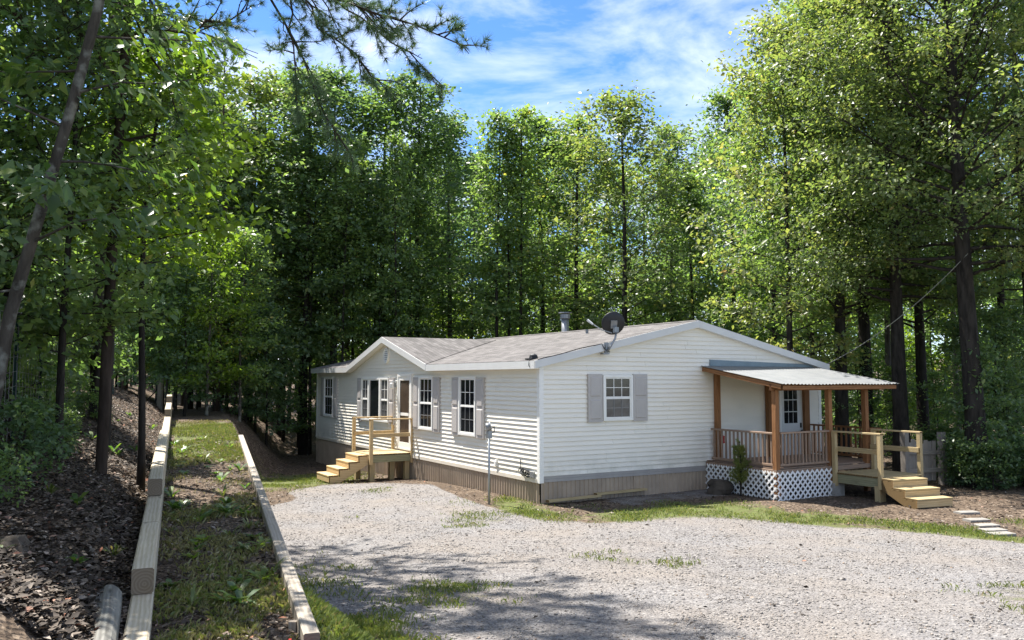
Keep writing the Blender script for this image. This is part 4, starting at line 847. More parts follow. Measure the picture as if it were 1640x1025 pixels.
PROTO['oak1'] = broadleaf('oak', 1, 16.0, 0.133, 3.6, 3.0, 44, 8, 26, 0.165, M['leaf_a'], M['bark_dark'])
PROTO['oak2'] = broadleaf('oak', 2, 17.0, 0.125, 4.6, 2.7, 42, 8, 26, 0.165, M['leaf_b'], M['bark_dark'])
PROTO['oak3'] = broadleaf('oak', 3, 15.0, 0.109, 2.6, 2.6, 44, 8, 26, 0.165, M['leaf_a'], M['bark_dark'], 'cone')
PROTO['oak4'] = broadleaf('oak', 4, 16.5, 0.117, 5.6, 2.5, 38, 8, 26, 0.165, M['leaf_b'], M['bark_grey'])
PROTO['maple'] = broadleaf('maple', 5, 14.5, 0.115, 3.0, 3.0, 44, 8, 28, 0.155, M['leaf_y'], M['bark_dark'])
PROTO['slim'] = broadleaf('slim', 6, 14.5, 0.085, 5.5, 1.5, 30, 6, 26, 0.17, M['leaf_a'], M['bark_dark'], 'oval')
PROTO['sap1'] = broadleaf('sapling', 7, 6.2, 0.045, 0.7, 1.5, 24, 6, 26, 0.15, M['leaf_b'], M['bark_dark'], 'oval', flat=0.3)
PROTO['sap2'] = broadleaf('sapling', 8, 5.0, 0.035, 0.5, 1.4, 22, 6, 26, 0.15, M['leaf_a'], M['bark_dark'], 'cone', flat=0.3)
PROTO['sap3'] = broadleaf('sapling', 9, 8.0, 0.055, 1.2, 1.7, 28, 6, 26, 0.16, M['leaf_a'], M['bark_grey'], 'oval', flat=0.3)
PROTO['lime'] = broadleaf('lime', 10, 6.5, 0.05, 1.0, 1.7, 24, 6, 26, 0.15, M['leaf_lime'], M['bark_grey'], 'oval', flat=0.3)
PROTO['shrub1'] = broadleaf('shrub', 12, 1.5, 0.02, 0.1, 0.75, 16, 5, 22, 0.11, M['leaf_b'], M['bark_dark'], 'oval', cl=0.16)
PROTO['shrub2'] = broadleaf('shrub', 13, 1.0, 0.016, 0.08, 0.7, 14, 5, 22, 0.10, M['leaf_a'], M['bark_dark'], 'oval', cl=0.15)
PROTO['pine1'] = pine('pine', 21, 15.5, 0.15, 5.0, 2.2, M['needle'], M['bark_pine'])
PROTO['pine3'] = pine('pine', 23, 15.5, 0.06, 6.0, 2.2, M['needle'], M['bark_dark'], 0.7, dense=0.7, k=10)
PROTO['pine2'] = pine('pine', 22, 13.5, 0.12, 3.0, 2.5, M['needle'], M['bark_pine'], 0.5)
def plant(proto, name, label, cat, X, Y, rz=None, s=1.0, sz=None, group=None, tilt=(0, 0), crown='crown', dz=0.0):
    tm, cm = PROTO[proto]; o = empty(name, (X, Y, Hs(X, Y) - 0.03 + dz), random.uniform(0, 6.28) if rz is None else rz)
    o.rotation_euler = (tilt[0], tilt[1], o.rotation_euler[2]); o.scale = (s, s, sz or s); tag(o, label, cat, group)
    link(bpy.data.objects.new('trunk' if crown == 'crown' else 'stem', tm), o); link(bpy.data.objects.new(crown, cm), o); return o

# ------------------------------------------------------------------ the woods behind the house
EDGE = [  # proto, px, Y, scale, label
 ('oak3', 305, 33, 0.95, 'green broadleaf tree rising behind the far end of the path'), ('pine2', 352, 31, 1.0, 'soft pale pine at the left of the wood, right of the gate'),
 ('maple', 400, 36, 1.02, 'yellowish tree left of the house, behind the leafy slope'), ('oak1', 452, 38, 1.02, 'tall green tree left of the house end wall'),
 ('oak2', 488, 34.5, 0.96, 'dark trunked tree just left of the house corner'), ('oak4', 534, 35.5, 0.98, 'dark straight tree rising behind the left end of the house'),
 ('pine1', 556, 40, 1.05, 'thin airy pine rising above the left roof end'), ('oak1', 612, 36.5, 1.03, 'tall dark green tree behind the small front gable'), ('oak2', 668, 37.5, 0.98, 'dense dark tree right of the small front gable, with a rounded top'),
 ('oak4', 720, 40, 0.95, 'dark tree left of the three slim trunks'), ('pine1', 757, 44, 0.98, 'pine top standing against the cloud in the gap'),
 ('slim', 797, 34, 0.95, 'leftmost of three slim trunks above the middle of the roof'), ('slim', 815, 34.6, 0.9, 'middle one of three slim trunks above the middle of the roof'), ('slim', 834, 34.2, 0.98, 'rightmost of three slim trunks above the middle of the roof'),
 ('oak3', 868, 38, 1.02, 'green tree behind the roof, left of the chimney pipe'), ('oak1', 925, 37, 0.92, 'green tree behind the chimney pipe'),
 ('maple', 1000, 33.5, 0.99, 'full yellow green tree behind the satellite dish'), ('oak2', 1075, 39, 0.90, 'bluish green tree with rounded top right of the dish'), ('oak3', 1110, 35, 0.78, 'dark low tree above the gable peak'), ('oak4', 1175, 37, 0.98, 'green tree behind the right roof slope'),
]
for k, (p, px, Y, s, l) in enumerate(EDGE):
    plant(p, 'pine_tree' if 'pine' in p else 'tree', l, 'tree', PX(px, Y), Y, None, s * (random.uniform(1.08, 1.32) if p not in ('slim', 'pine1', 'pine2') else 1.0), s * random.uniform(0.95, 1.05), group='trees at the edge of the wood')
rr = random.Random(31)
for i in range(26):                                    # deeper in
    Y = rr.uniform(54, 61); px = 180 + i * 50 + rr.uniform(-14, 14); p = rr.choice(['oak1', 'oak2', 'oak3', 'oak4', 'maple', 'pine1'])
    plant(p, 'tree', 'tall tree deep in the wood behind the house', 'tree', PX(px, Y), Y, None, rr.uniform(1.05, 1.28), group='trees deep in the wood behind')
for i in range(20):
    Y = rr.uniform(66, 80); px = 150 + i * 70 + rr.uniform(-18, 18); p = rr.choice(['oak1', 'oak2', 'oak3', 'oak4'])
    plant(p, 'tree', 'tall tree deep in the wood behind the house', 'tree', PX(px, Y), Y, None, rr.uniform(1.2, 1.4), group='trees deep in the wood behind')
for i in range(46):                                    # understorey
    Y = rr.uniform(33.5, 36) if i % 3 == 0 else rr.uniform(42, 48); px = 215 + i * 23 + rr.uniform(-8, 8); p = rr.choice(['sap1', 'sap2', 'sap3'] if Y < 40 else ['sap3', 'sap3', 'lime', 'sap2'])
    if 900 < px < 1330 and Y < 36: Y += 3
    plant(p, 'sapling', 'leafy sapling under the tall trees behind the house', 'sapling', PX(px, Y), Y, None, rr.uniform(0.75, 1.15) * (1.2 if Y > 40 else 0.8), group='understorey behind the house')
for k, (px, Y, s) in enumerate(((232, 30, 1.0), (262, 33, 1.1), (300, 30, 0.85), (345, 34, 1.1), (395, 33, 1.0))):
    plant('lime' if k in (0, 2) else 'sap3', 'sapling', ('bright lime sapling behind the field gate', 'leafy sapling right behind the field gate post', 'bright lime sapling at the top of the leafy slope', 'leafy sapling on the leafy slope below the pale pine', 'leafy sapling midway between the gate and the house')[k], 'sapling', PX(px, Y), Y, None, s, group='saplings at the end of the path')

for i in range(15):
    Y = rr.uniform(43, 49); px = 230 + i * 72 + rr.uniform(-20, 20); plant(rr.choice(['oak3', 'maple', 'oak1']), 'tree', 'sunlit smaller tree in the clearing behind the first row', 'tree', PX(px, Y), Y, None, rr.uniform(0.5, 0.72), group='smaller trees in the clearing behind')
for i in range(22):                                    # poles with a high small crown
    Y = rr.uniform(33, 42); px = 225 + i * 23 + rr.uniform(-9, 9); plant('slim', 'tree', 'thin bare stemmed tree in the shade left of and behind the house', 'tree', PX(px, Y), Y, None, rr.uniform(0.6, 0.9), rr.uniform(0.75, 0.95), group='thin trees left of and behind the house')

for i in range(16):
    Y = rr.uniform(26, 33); px = 185 + i * 16 + rr.uniform(-8, 8); plant(rr.choice(['sap3', 'sap1', 'lime', 'sap3']), 'sapling', 'sunlit leafy sapling in the thicket left of the house', 'sapling', PX(px, Y), Y, None, rr.uniform(0.6, 0.95), group='thicket left of the house')

# ------------------------------------------------------------------ right hand trees
big = broadleaf('big_tree', 41, 17.0, 0.24, 5.0, 4.4, 72, 10, 80, 0.105, M['leaf_y'], M['bark_dark'], 'oval', off=(-0.45, -0.1), lean=(-0.6, 0), cl=0.29)
PROTO['big'] = big
PROTO['big2'] = broadleaf('big_tree', 42, 15.0, 0.22, 4.6, 3.9, 56, 9, 50, 0.12, M['leaf_a'], M['bark_dark'], 'oval', cl=0.30)
RIGHT = [('big', 1440, 23.0, 0.9, 0.9, 'yellow green tree spreading over the porch side'), ('big', 1560, 20.5, 1.0, 0.0, 'big yellow green tree with a thick rough trunk at the right edge'), ('big2', 1345, 25.0, 0.95, 1.0, 'dark thick trunk straight behind the porch roof corner'), ('big2', 1384, 26.5, 1.0, 2.6, 'dark thick trunk right of the porch roof, second from the house'),
 ('oak4', 1421, 29, 0.95, None, 'dark trunk midway between the porch and the big tree'), ('big2', 1475, 27.5, 0.9, 4.0, 'dark trunk behind the old board fence'), ('oak2', 1605, 25, 1.0, None, 'slim dark tree right of the big tree'), ('oak3', 1300, 31, 0.95, None, 'leaning slim tree behind the right eave'),
 ('oak1', 1240, 34, 0.98, None, 'tree behind the right roof slope, left of the porch trunks'), ('maple', 1265, 24.5, 0.93, 0.5, 'yellow green tree reaching over the right end of the house'), ('oak4', 1530, 31, 0.95, None, 'dark tree seen between the fence and the big tree'), ('oak2', 1650, 22, 1.0, None, 'leafy tree cut off by the right edge')]
for p, px, Y, s, r_, l in RIGHT:
    plant(p, 'tree', l, 'tree', PX(px, Y), Y, r_, s, group='trees beside the porch')
for i in range(10):
    Y = rr.uniform(46, 56); px = 1310 + i * 42 + rr.uniform(-10, 10); plant(rr.choice(['oak1', 'oak2', 'oak4']), 'tree', 'tall tree in the shade of the wood beyond the porch', 'tree', PX(px, Y), Y, None, rr.uniform(1.0, 1.2), group='trees deep in the wood beyond the porch')
for i in range(24):
    Y = rr.uniform(25, 29) if i % 4 == 0 else rr.uniform(33, 42); px = 1300 + i * 17 + rr.uniform(-10, 10); 
    plant(rr.choice(['sap1', 'sap2', 'sap3', 'lime'] if Y > 32 else ['sap1', 'sap2']), 'sapling', 'leafy sapling in the shade behind the porch', 'sapling', PX(px, Y), Y, None, rr.uniform(0.6, 0.9) * (1.25 if Y > 32 else 0.75), group='understorey beyond the porch')
for i in range(20):
    px = 1500 + i * 8 + rr.uniform(-8, 8); Y = rr.uniform(19.5, 24); 
    plant(rr.choice(['shrub1', 'shrub1', 'sap1']), 'shrub', 'low dark shrub under the right hand trees', 'shrub', PX(px, Y), Y, None, rr.uniform(0.32, 0.75), group='shrubs under the right hand trees', crown='foliage')

# ------------------------------------------------------------------ left hand trees
PROTO['dark1'] = broadleaf('bank_tree', 51, 10.5, 0.07, 2.0, 2.2, 42, 8, 28, 0.14, M['leaf_b'], M['bark_dark'], 'oval', cl=0.3)
PROTO['dark2'] = broadleaf('bank_tree', 52, 9.5, 0.06, 1.8, 2.0, 40, 8, 28, 0.14, M['leaf_a'], M['bark_dark'], 'oval', cl=0.3)
for p, px, Y, s, l in (('dark1', -60, 8.0, 0.62, 'dark leafy tree at the left edge behind the leaning trunk'), ('pine2', 25, 10.0, 0.56, 'dark pine behind the leaning trunk at the left edge'), ('dark2', 100, 9.0, 0.62, 'dark leafy tree on the bank right of the leaning trunk'),
                       ('sap3', 150, 14, 0.6, 'low leafy tree behind the fence on the bank'), ('pine2', 205, 32, 1.0, 'pine on the bank by the far fence posts'), ('dark2', 255, 31, 1.2, 'leafy tree on the bank left of the field gate'), ('dark1', 10, 9.6, 0.6, 'tree in the shade far behind the leaning trunk'), ('oak3', 170, 29, 0.85, 'tall green tree in the wood far up the bank')):
    plant(p, 'pine_tree' if 'pine' in p else 'tree', l, 'tree', PX(px, Y), Y, None, s, group='trees on the left bank')
for k, (x, y, s) in enumerate(((-8.5, 3.2, 1.25), (-8.8, 6.4, 0.62), (-12.5, 4.5, 1.35), (-16, 11, 0.9), (-19, 24, 1.1), (-10, -2, 1.3), (-6.2, 5.0, 0.75))):
    plant(('dark1', 'dark2')[k % 2], 'tree', 'tree in the wood left of the bank, its trunk out of view', 'tree', x, y, None, s, group='trees left of the bank')
for i in range(16):
    Y = rr.uniform(8, 26); X = lineL(Y) - rr.uniform(2.0, 5.0); plant(rr.choice(['sap1', 'sap2']), 'sapling', 'small leafy sapling behind the wire fence', 'sapling', X, Y, None, rr.uniform(0.4, 0.7), group='saplings behind the wire fence')
for x, y, s_, l in ((-6.9, 14.0, 1.22, 'tall dark pine trunk on the bank, farther of two beside the fence'), (-5.95, 12.3, 1.15, 'tall dark pine trunk on the bank, nearer of two beside the fence')):
    plant('pine3', 'pine_tree', l, 'tree', x, y, None, s_, group='trees on the left bank')
for i in range(16):
    Y = 6.8 + i * 0.62 + rr.uniform(-0.2, 0.2); X = lineL(Y) - rr.uniform(1.75, 2.6); plant(rr.choice(['sap1', 'sap2', 'shrub1', 'sap2']), 'sapling', 'small leafy sapling behind the wire fence', 'sapling', X, Y, None, rr.uniform(0.42, 0.7), group='saplings behind the wire fence')
for i in range(11):
    Y = 6.6 + i * 0.7 + rr.uniform(-0.15, 0.15); X = lineL(Y) - rr.uniform(1.15, 1.9); plant(rr.choice(['shrub1', 'shrub2']), 'shrub', 'small leafy shoot at the foot of the wire fence', 'shrub', X, Y, None, rr.uniform(0.2, 0.42), group='shoots along the wire fence', crown='foliage')
# leaning smooth trunk with big leaves, near the camera
r = np.random.default_rng(77); W = Woody()
ln = empty('leaning_tree', (-4.45, 7.0, Hs(-4.45, 7.0) - 0.05)); tag(ln, 'slim smooth grey trunk leaning to the right across the left edge', 'tree', 'trees on the left bank')
pts = [np.array(q) for q in ((0, 0, -0.2), (0.12, 0, 0.5), (0.24, 0, 1.3), (0.44, 0, 2.1), (0.66, 0.02, 3.0), (0.86, 0.03, 3.9), (1.02, 0.05, 5.0), (1.2, 0.1, 6.5), (1.35, 0.1, 8.0))]
W.mb.tube(pts, [0.07, 0.058, 0.052, 0.048, 0.045, 0.042, 0.036, 0.028, 0.014], 12, False)
C_ = []; O_ = []
def spray(p, d, L, n=6, w=0.10):
    q = sway(p, d, L, 5, r, w, -0.15); W.limb(q, 0.014, 0.004, 4)
    for j in range(n): f = (0.3 + 0.7 * (j + r.random()) / n) * 5; k = min(4, int(f)); C_.append(q[k] + (q[k + 1] - q[k]) * (f - k)); O_.append(norm(q[k + 1] - q[k]))
for z, dx, dy, dz, L in ((1.9, 1, -0.3, 0.1, 1.2), (2.3, 0.6, -0.8, 0.15, 1.1), (2.6, 1, 0.3, 0.1, 1.1), (2.9, -1, -0.5, 0.1, 1.0), (3.2, 1, -0.2, 0.15, 1.1), (1.5, -1, -0.6, 0.0, 0.9), (3.7, 1, 0.4, 0.3, 1.1), (4.1, 1, -0.3, 0.3, 1.2), (4.4, -0.8, -0.6, 0.2, 1.1), (4.9, 1, 0.1, 0.4, 1.4), (5.3, 0.3, -1, 0.3, 1.2), (5.8, 1, 0.3, 0.4, 1.5), (6.3, -1, -0.3, 0.5, 1.3), (6.8, 0.7, -0.7, 0.4, 1.3), (7.4, 1, 0.3, 0.6, 1.2), (5.1, -1, 0.4, 0.3, 1.3), (3.4, -0.9, 0.3, 0.2, 1.2)):
    p = np.array([np.interp(z, [q[2] for q in pts], [q[k] for q in pts]) for k in (0, 1)] + [z]); spray(p, (dx, dy, dz), L)
C_ = np.array(C_); O_ = np.array(O_); m = 12; P = np.repeat(C_, m, 0) + r.normal(0, 1, (len(C_) * m, 3)) * np.array([0.12, 0.12, 0.06])
V, F, l = leaves(P, 0.14, r, 0.45, 0.45, outward=np.repeat(O_, m, 0) * 1.2, droop=0.5)
tm = W.mb.mesh('trunk', True); tm.materials.append(M['bark_grey']); link(bpy.data.objects.new('trunk', tm), ln); link(bpy.data.objects.new('crown', fastmesh('crown', V, F, l, m=M['leaf_big'])), ln)
# yellow lit spray tree behind it
PROTO['limehi'] = broadleaf('lime_high', 15, 6.0, 0.04, 3.0, 1.25, 22, 6, 28, 0.13, M['leaf_lime'], M['bark_dark'], 'oval', flat=0.3)
plant('limehi', 'sapling', 'bright yellow green leafy tree lit from behind, right of the pine trunk', 'tree', PX(232, 10.2), 10.2, 1.0, 0.9, 0.9, group='trees on the left bank')
# near pine: trunk with broken stubs, long boughs over the top of the picture
r = np.random.default_rng(99); W = Woody(); np_ = empty('pine_tree', (PX(168, 9.5), 9.5, Hs(PX(168, 9.5), 9.5) - 0.05)); tag(np_, 'near pine with rough dark trunk, broken stubs and a long bough across the sky', 'tree', 'trees on the left bank')
base = np.array(np_.location); W.mb.tube([(0, 0, -0.2), (0.03, 0, 2), (0.08, 0, 4), (0.16, 0, 6), (0.22, 0, 7.4), (0.25, 0, 8.4)], [0.065, 0.058, 0.055, 0.052, 0.048, 0.025], 12, False)
for z, dx, dy, L in ((3.3, 1, -0.3, 0.35), (3.65, 1, 0.1, 0.5), (3.85, 1, -0.2, 0.55), (4.3, 1, 0.0, 0.5), (4.9, -1, -0.2, 0.5), (2.7, 1, -0.2, 0.5), (2.3, 0.9, -0.5, 0.6)): W.limb(sway((0.08, 0, z), (dx, dy, 0.12), L, 3, r, 0.05), 0.028, 0.012, 6)
P = []; D = []
def bough(p, q, r0, nt, tl, start=0.25, sag=0.25, ntw=1):
    p = np.array(p) - base; q = np.array(q) - base; ts = np.linspace(0, 1, 9); path = [p + (q - p) * t + np.array([0, 0, -sag * 4 * t * (1 - t) * (1 - 0.3 * t)]) + r.normal(0, 0.03, 3) for t in ts]; W.limb(path, r0, 0.006, 7)
    for j in range(nt):
        u = start + (1 - start) * (j + r.random()) / nt; f = u * 8; k = min(7, int(f)); a = path[k] + (path[k + 1] - path[k]) * (f - k); d = norm(path[k + 1] - path[k]); s_ = norm(np.array([r.normal(0, 0.3), r.choice([-1, 1]), r.normal(0, 0.7)])); e = norm(d * 0.9 + s_ * 0.8); L = tl * r.uniform(0.5, 1.2) * (1.15 - 0.6 * u)
        tw_ = sway(a, e, L, 4, r, 0.13, -0.1); W.limb(tw_, 0.010, 0.003, 4)
        for w in range(3):
            g = sway(tw_[1 + w], norm(e + r.normal(0, 0.6, 3)), L * 0.35, 2, r, 0.2); W.limb(g, 0.004, 0.002, 3)
            if r.random() < 0.62: P.append(g[-1]); D.append(norm(g[-1] - g[0])); P.append(g[1]); D.append(norm(g[-1] - g[0]))
        if r.random() < 0.85: 
            for w in (2, 3, 4): P.append(tw_[w]); D.append(e)
    for t in (7, 8): P.append(path[t]); D.append(norm(path[8] - path[6]))
c3 = lambda px, py, Y: tuple(np.array([PX(px, Y), Y, 2.54 + (607 - py) / 1340 * Y]))
bough((base[0] + 0.2, base[1], base[2] + 7.0), c3(735, 66, 8.2), 0.036, 34, 0.55, 0.40, 0.15); bough((base[0] + 0.2, base[1], base[2] + 6.6), c3(610, 12, 7.8), 0.026, 24, 0.6, 0.38, 0.1)
b0 = np.array((base[0] + 0.2, base[1], base[2] + 7.0)); b1 = np.array(c3(735, 66, 8.2)); onb = lambda t: tuple(b0 + (b1 - b0) * t + np.array([0, 0, -0.12 * 4 * t * (1 - t)]))
bough(onb(0.38), c3(545, 235, 8.4), 0.018, 14, 0.5, 0.35, 0.0); bough(onb(0.42), c3(620, 140, 8.5), 0.018, 18, 0.5, 0.3, 0.0); bough(onb(0.5), c3(470, 150, 8.0), 0.014, 12, 0.5, 0.3, 0.0); bough(onb(0.6), c3(700, 120, 8.0), 0.012, 12, 0.45, 0.3, 0.0); bough((base[0] + 0.15, base[1], base[2] + 5.4), c3(290, 215, 9.6), 0.02, 8, 0.5, 0.4, -0.1); bough((base[0] + 0.15, base[1], base[2] + 6.2), c3(250, 60, 9.4), 0.02, 12, 0.7, 0.2, 0.0)
for i in range(11): a = r.uniform(0, 6.28); z = r.uniform(4.4, 7.6); bough(tuple(base + np.array([0.18, 0, z])), tuple(base + np.array([0.18 + 1.9 * math.cos(a) * 0.9 - 0.4, 1.9 * math.sin(a), z + 0.5])), 0.03, 13, 0.7, 0.2, 0.1)
V, F, l = needles(np.array(P), np.array(D), r, 38, 0.105, 0.0024, 1.0)
tm = W.mb.mesh('trunk', True); tm.materials.append(M['bark_pine']); link(bpy.data.objects.new('trunk', tm), np_); link(bpy.data.objects.new('needles', fastmesh('needles', V, F, l, m=M['needle'])), np_)

# ------------------------------------------------------------------ small plants
r = np.random.default_rng(5)
bush = empty('evergreen_bush', L2W(4.47, -1.27, -0.05)); tag(bush, 'small bright green bush against the lattice at the left of the porch', 'bush'); W = Woody(); P = []; D = []
for i in range(70):
    z = r.uniform(0.25, 1.15); a = r.uniform(0, 6.28); p = np.array([0.03 * math.sin(i), 0.03 * math.cos(i), z]); L = 0.26 * (1.25 - z * 0.75) * r.uniform(0.6, 1.1); q = sway(p, (math.cos(a), math.sin(a), 0.7), L, 3, r, 0.1); W.limb(q, 0.006, 0.003, 3)
    for w in (1, 2, 3): P.append(q[w]); D.append(norm(q[3] - q[0]))
W.mb.tube([(0, 0, -0.1), (0.02, 0.01, 0.6), (0, 0, 1.2)], [0.025, 0.018, 0.006], 6, False); V, F, l = needles(np.array(P), np.array(D), r, 26, 0.085, 0.006, 1.2); l = l * 0.55 + 0.35
tm = W.mb.mesh('stem', True); tm.materials.append(M['bark_dark']); link(bpy.data.objects.new('stem', tm), bush); link(bpy.data.objects.new('foliage', fastmesh('foliage', V, F, l, m=M['grass'])), bush)
def rockmesh(name, s, seed, m):
    q = np.random.default_rng(seed); mb = MB(); rings = 6; seg = 9; vs = [(0, 0, 0.5)]
    for i in range(1, rings):
        for k in range(seg): a = math.pi * i / rings; b = 2 * math.pi * k / seg; f = 1 + q.normal(0, 0.10); vs.append((0.5 * math.sin(a) * math.cos(b) * f, 0.5 * math.sin(a) * math.sin(b) * f, 0.5 * math.cos(a) * f))
    vs.append((0, 0, -0.5)); fs = [(0, 1 + k, 1 + (k + 1) % seg) for k in range(seg)]
    for i in range(rings - 2):
        for k in range(seg): a = 1 + i * seg + k; b = 1 + i * seg + (k + 1) % seg; fs.append((a, a + seg, b + seg, b))
    e = len(vs) - 1; fs += [(e, e - seg + (k + 1) % seg, e - seg + k) for k in range(seg)]
    mb.add([(x * s[0], y * s[1], z * s[2]) for x, y, z in vs], fs); me = mb.mesh(name); me.materials.append(m); return me
for nm, p, s, l in (('rock', L2W(4.35, -0.75, 0.06), (0.7, 0.5, 0.42), 'dark brown rock beside the small bush at the porch'), ('rock', (-4.05, 6.6, Hs(-4.05, 6.6) - 0.03), (0.30, 0.26, 0.24), 'mossy rock half buried on the left bank'), ('rock', (-3.35, 5.7, Hs(-3.35, 5.7) - 0.05), (0.28, 0.22, 0.24), 'mossy lump of earth and stone above the round log')):
    o = bpy.data.objects.new(nm, rockmesh(nm, s, len(l), M['rock'])); link(o).location = p; tag(o, l, 'rock')
# weeds on the path and the bank: rosettes of broad blades
def weedmesh(name, seed, n, L, w, m, up=0.9):
    q = np.random.default_rng(seed); V = []; F = []; l = []
    for i in range(n):
        a = q.uniform(0, 6.28); d = np.array([math.cos(a), math.sin(a), 0]); s = np.array([-d[1], d[0], 0]); LL = L * q.uniform(0.6, 1.2); h = up * q.uniform(0.5, 1.1); k0 = len(V)
        for t, ww in ((0, 0.15), (0.35, 0.8), (0.7, 1.0), (1.0, 0.05)):
            c = d * LL * (t * 0.75) + np.array([0, 0, LL * h * (t - 0.55 * t * t)]); V += [c - s * w * ww * 0.5, c + s * w * ww * 0.5]
        for j in range(3): F.append((k0 + 2 * j, k0 + 2 * j + 1, k0 + 2 * j + 3, k0 + 2 * j + 2)); l.append(q.random())
    return fastmesh(name, np.array(V), np.array(F), np.array(l), m=m)
WM = [weedmesh('weed', 1, 9, 0.22, 0.05, M['leaf_lime']), weedmesh('weed', 2, 12, 0.17, 0.045, M['leaf_big']), weedmesh('weed', 3, 7, 0.26, 0.06, M['leaf_big'], 1.2), weedmesh('weed', 4, 16, 0.20, 0.018, M['grass'], 1.3)]
k = 0
for y in np.concatenate([r.uniform(5.6, 9.5, 32), r.uniform(9, 17, 26)]):
    x = lineL(y) + (lineR(y) - lineL(y)) * r.uniform(0.08, 0.92); o = bpy.data.objects.new('weed', WM[int(r.integers(0, 4))]); link(o); o.location = (x, y, Hs(x, y)); o.rotation_euler = (0, 0, r.uniform(0, 6)); s = r.uniform(0.5, 1.0); o.scale = (s, s, s)
    tag(o, 'small green weed growing on the path between the timbers', 'weed', 'weeds on the path')
for i in range(30):
    y = r.uniform(5, 18); x = lineL(y) - r.uniform(0.3, 2.2); o = bpy.data.objects.new('weed', WM[int(r.integers(1, 4))]); link(o); o.location = (x, y, Hs(x, y)); o.rotation_euler = (0, 0, r.uniform(0, 6)); s = r.uniform(0.5, 1.0); o.scale = (s, s, s)
    tag(o, 'small green weed among dead leaves on the left bank', 'weed', 'weeds on the left bank')

# ------------------------------------------------------------------ grass, gravel, fallen leaves (nobody could count these)
r = np.random.default_rng(8)
def scatter(n, x0, x1, y0, y1, fn, view=True):
    out = []; got = 0
    while got < n:
        Y = y0 + (y1 - y0) * r.random(n * 2) ** 1.35; X = r.uniform(-0.66, 0.66, n * 2) * Y + r.normal(0, 0.3, n * 2); ok = (X > x0) & (X < x1) & (r.random(n * 2) < fn(X, Y)); out.append(np.stack([X[ok], Y[ok]], 1)); got += ok.sum()
        if len(out) > 60: break
    return np.concatenate(out)[:n]
def patchy(X, Y): return np.clip(0.5 + 1.6 * vnoise(X, Y, 1.3) + 1.2 * vnoise(X, Y, 3.4), 0, 1)
S = scatter(62000, -7, 16, 4.6, 24, lambda X, Y: (gravelmask(X, Y) > 0.35 + 0.3 * vnoise(X, Y, 2.2)) * (0.35 + 0.65 * patchy(X + 9, Y)))
n = len(S); sz = np.clip(r.lognormal(math.log(0.0068), 0.45, n), 0.003, 0.024) * (0.8 + 0.02 * S[:, 1]); oc = np.array([(1, 0, 0), (0, 1, 0), (-1, 0, 0), (0, -1, 0), (0.25, 0.2, 0.75), (-0.2, -0.1, -0.6)]); of_ = np.array([(0, 1, 4), (1, 2, 4), (2, 3, 4), (3, 0, 4), (1, 0, 5), (2, 1, 5), (3, 2, 5), (0, 3, 5)])
V = oc[None] * (1 + r.normal(0, 0.25, (n, 6, 3))); a = r.uniform(0, 6.28, n); ca, sa = np.cos(a)[:, None], np.sin(a)[:, None]; V = np.stack([V[:, :, 0] * ca - V[:, :, 1] * sa, V[:, :, 0] * sa + V[:, :, 1] * ca, V[:, :, 2]], -1) * sz[:, None, None]; V += np.stack([S[:, 0], S[:, 1], H(S[:, 0], S[:, 1]) + sz * 0.15], -1)[:, None, :]
tag(link(bpy.data.objects.new('gravel', fastmesh('gravel', V.reshape(-1, 3), (of_[None] + np.arange(n)[:, None, None] * 6).reshape(-1, 3), np.repeat(r.random(n), 8), m=M['stone']))), 'loose grey gravel spread over the drive', 'gravel', kind='stuff')
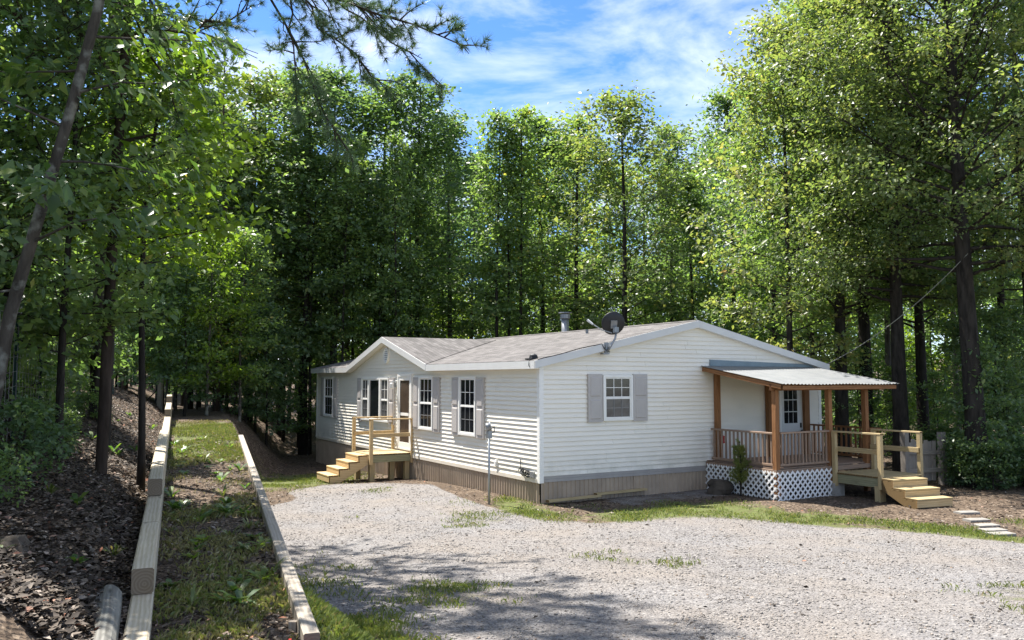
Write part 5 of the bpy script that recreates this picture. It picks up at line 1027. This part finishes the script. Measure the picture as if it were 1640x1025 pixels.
def blades(S, h, w, mname, name, label):
    n = len(S); a = r.uniform(0, 6.28, n); d = np.stack([np.cos(a), np.sin(a), np.zeros(n)], 1); s = np.stack([-d[:, 1], d[:, 0], np.zeros(n)], 1); L = (h * r.uniform(0.4, 1.3, n))[:, None]; z = np.stack([S[:, 0], S[:, 1], H(S[:, 0], S[:, 1]) - 0.005], 1); u = np.array([0, 0, 1.0]); b = r.uniform(0.15, 0.8, (n, 1))
    V = np.stack([z - s * w, z + s * w, z + u * L * 0.6 + d * L * 0.25 * b + s * w * 0.8, z + u * L * (1 - 0.3 * b) + d * L * b], 1).reshape(-1, 3); k = np.arange(n)[:, None] * 4; F = np.concatenate([k + np.array([[0, 1, 2]]), k + np.array([[0, 2, 3]])], 1).reshape(-1, 3)
    tag(link(bpy.data.objects.new(name, fastmesh(name, V, F, np.repeat(np.clip(r.normal(0.5, 0.25, n), 0, 1), 2), m=M[mname]))), label, 'grass', kind='stuff')
S = scatter(52000, -8, 16, 4.6, 27, lambda X, Y: np.clip(grassmask(X, Y) * (0.15 + 1.5 * patchy(X, Y)) - 0.22, 0, 1)); blades(S, 0.06, 0.0035, 'grass', 'grass', 'short patchy grass along the drive and path')
S = scatter(14000, -12, 0, 4.4, 24, lambda X, Y: (X > lineL(Y) + 0.02) * (X < lineR(Y) - 0.02) * np.clip(1.7 * patchy(X, Y) - 0.45, 0, 1)); blades(S, 0.06, 0.003, 'drygrass', 'dry_grass', 'thin dry yellowish grass on the path between the timbers')
def litter(S, name, label, s=0.075):
    n = len(S); P = np.stack([S[:, 0], S[:, 1], H(S[:, 0], S[:, 1]) + r.uniform(0.003, 0.03, n)], 1); V, F, l = leaves(P, s, r, 0.30, 0.6, droop=0.0); tag(link(bpy.data.objects.new(name, fastmesh(name, V, F, l, m=M['litter']))), label, 'fallen leaves', kind='stuff')
S = scatter(44000, -14, 0, 4.2, 30, lambda X, Y: (X < lineL(Y) - 0.15) * (X > lineL(Y) - 3.4) * 1.0); litter(S, 'bank_leaves', 'brown fallen leaves covering the left bank', 0.045)
S = scatter(6000, -12, 0, 4.2, 18, lambda X, Y: (X > lineL(Y) + 0.02) * (X < lineR(Y) - 0.02) * 1.0); litter(S, 'path_leaves', 'scattered dead leaves on the path', 0.04)
S = scatter(8000, -13, 16, 14, 34, lambda X, Y: (gravelmask(X, Y) < 0.2) * (grassmask(X, Y) < 0.7) * (X > lineR(Y)) * 0.8); litter(S, 'yard_leaves', 'dead leaves on the ground round the house', 0.06)
S = scatter(700, -5, 12, 5, 20, lambda X, Y: (gravelmask(X, Y) > 0.6) * 1.0); litter(S, 'drive_leaves', 'few scattered dead leaves on the gravel drive', 0.05)
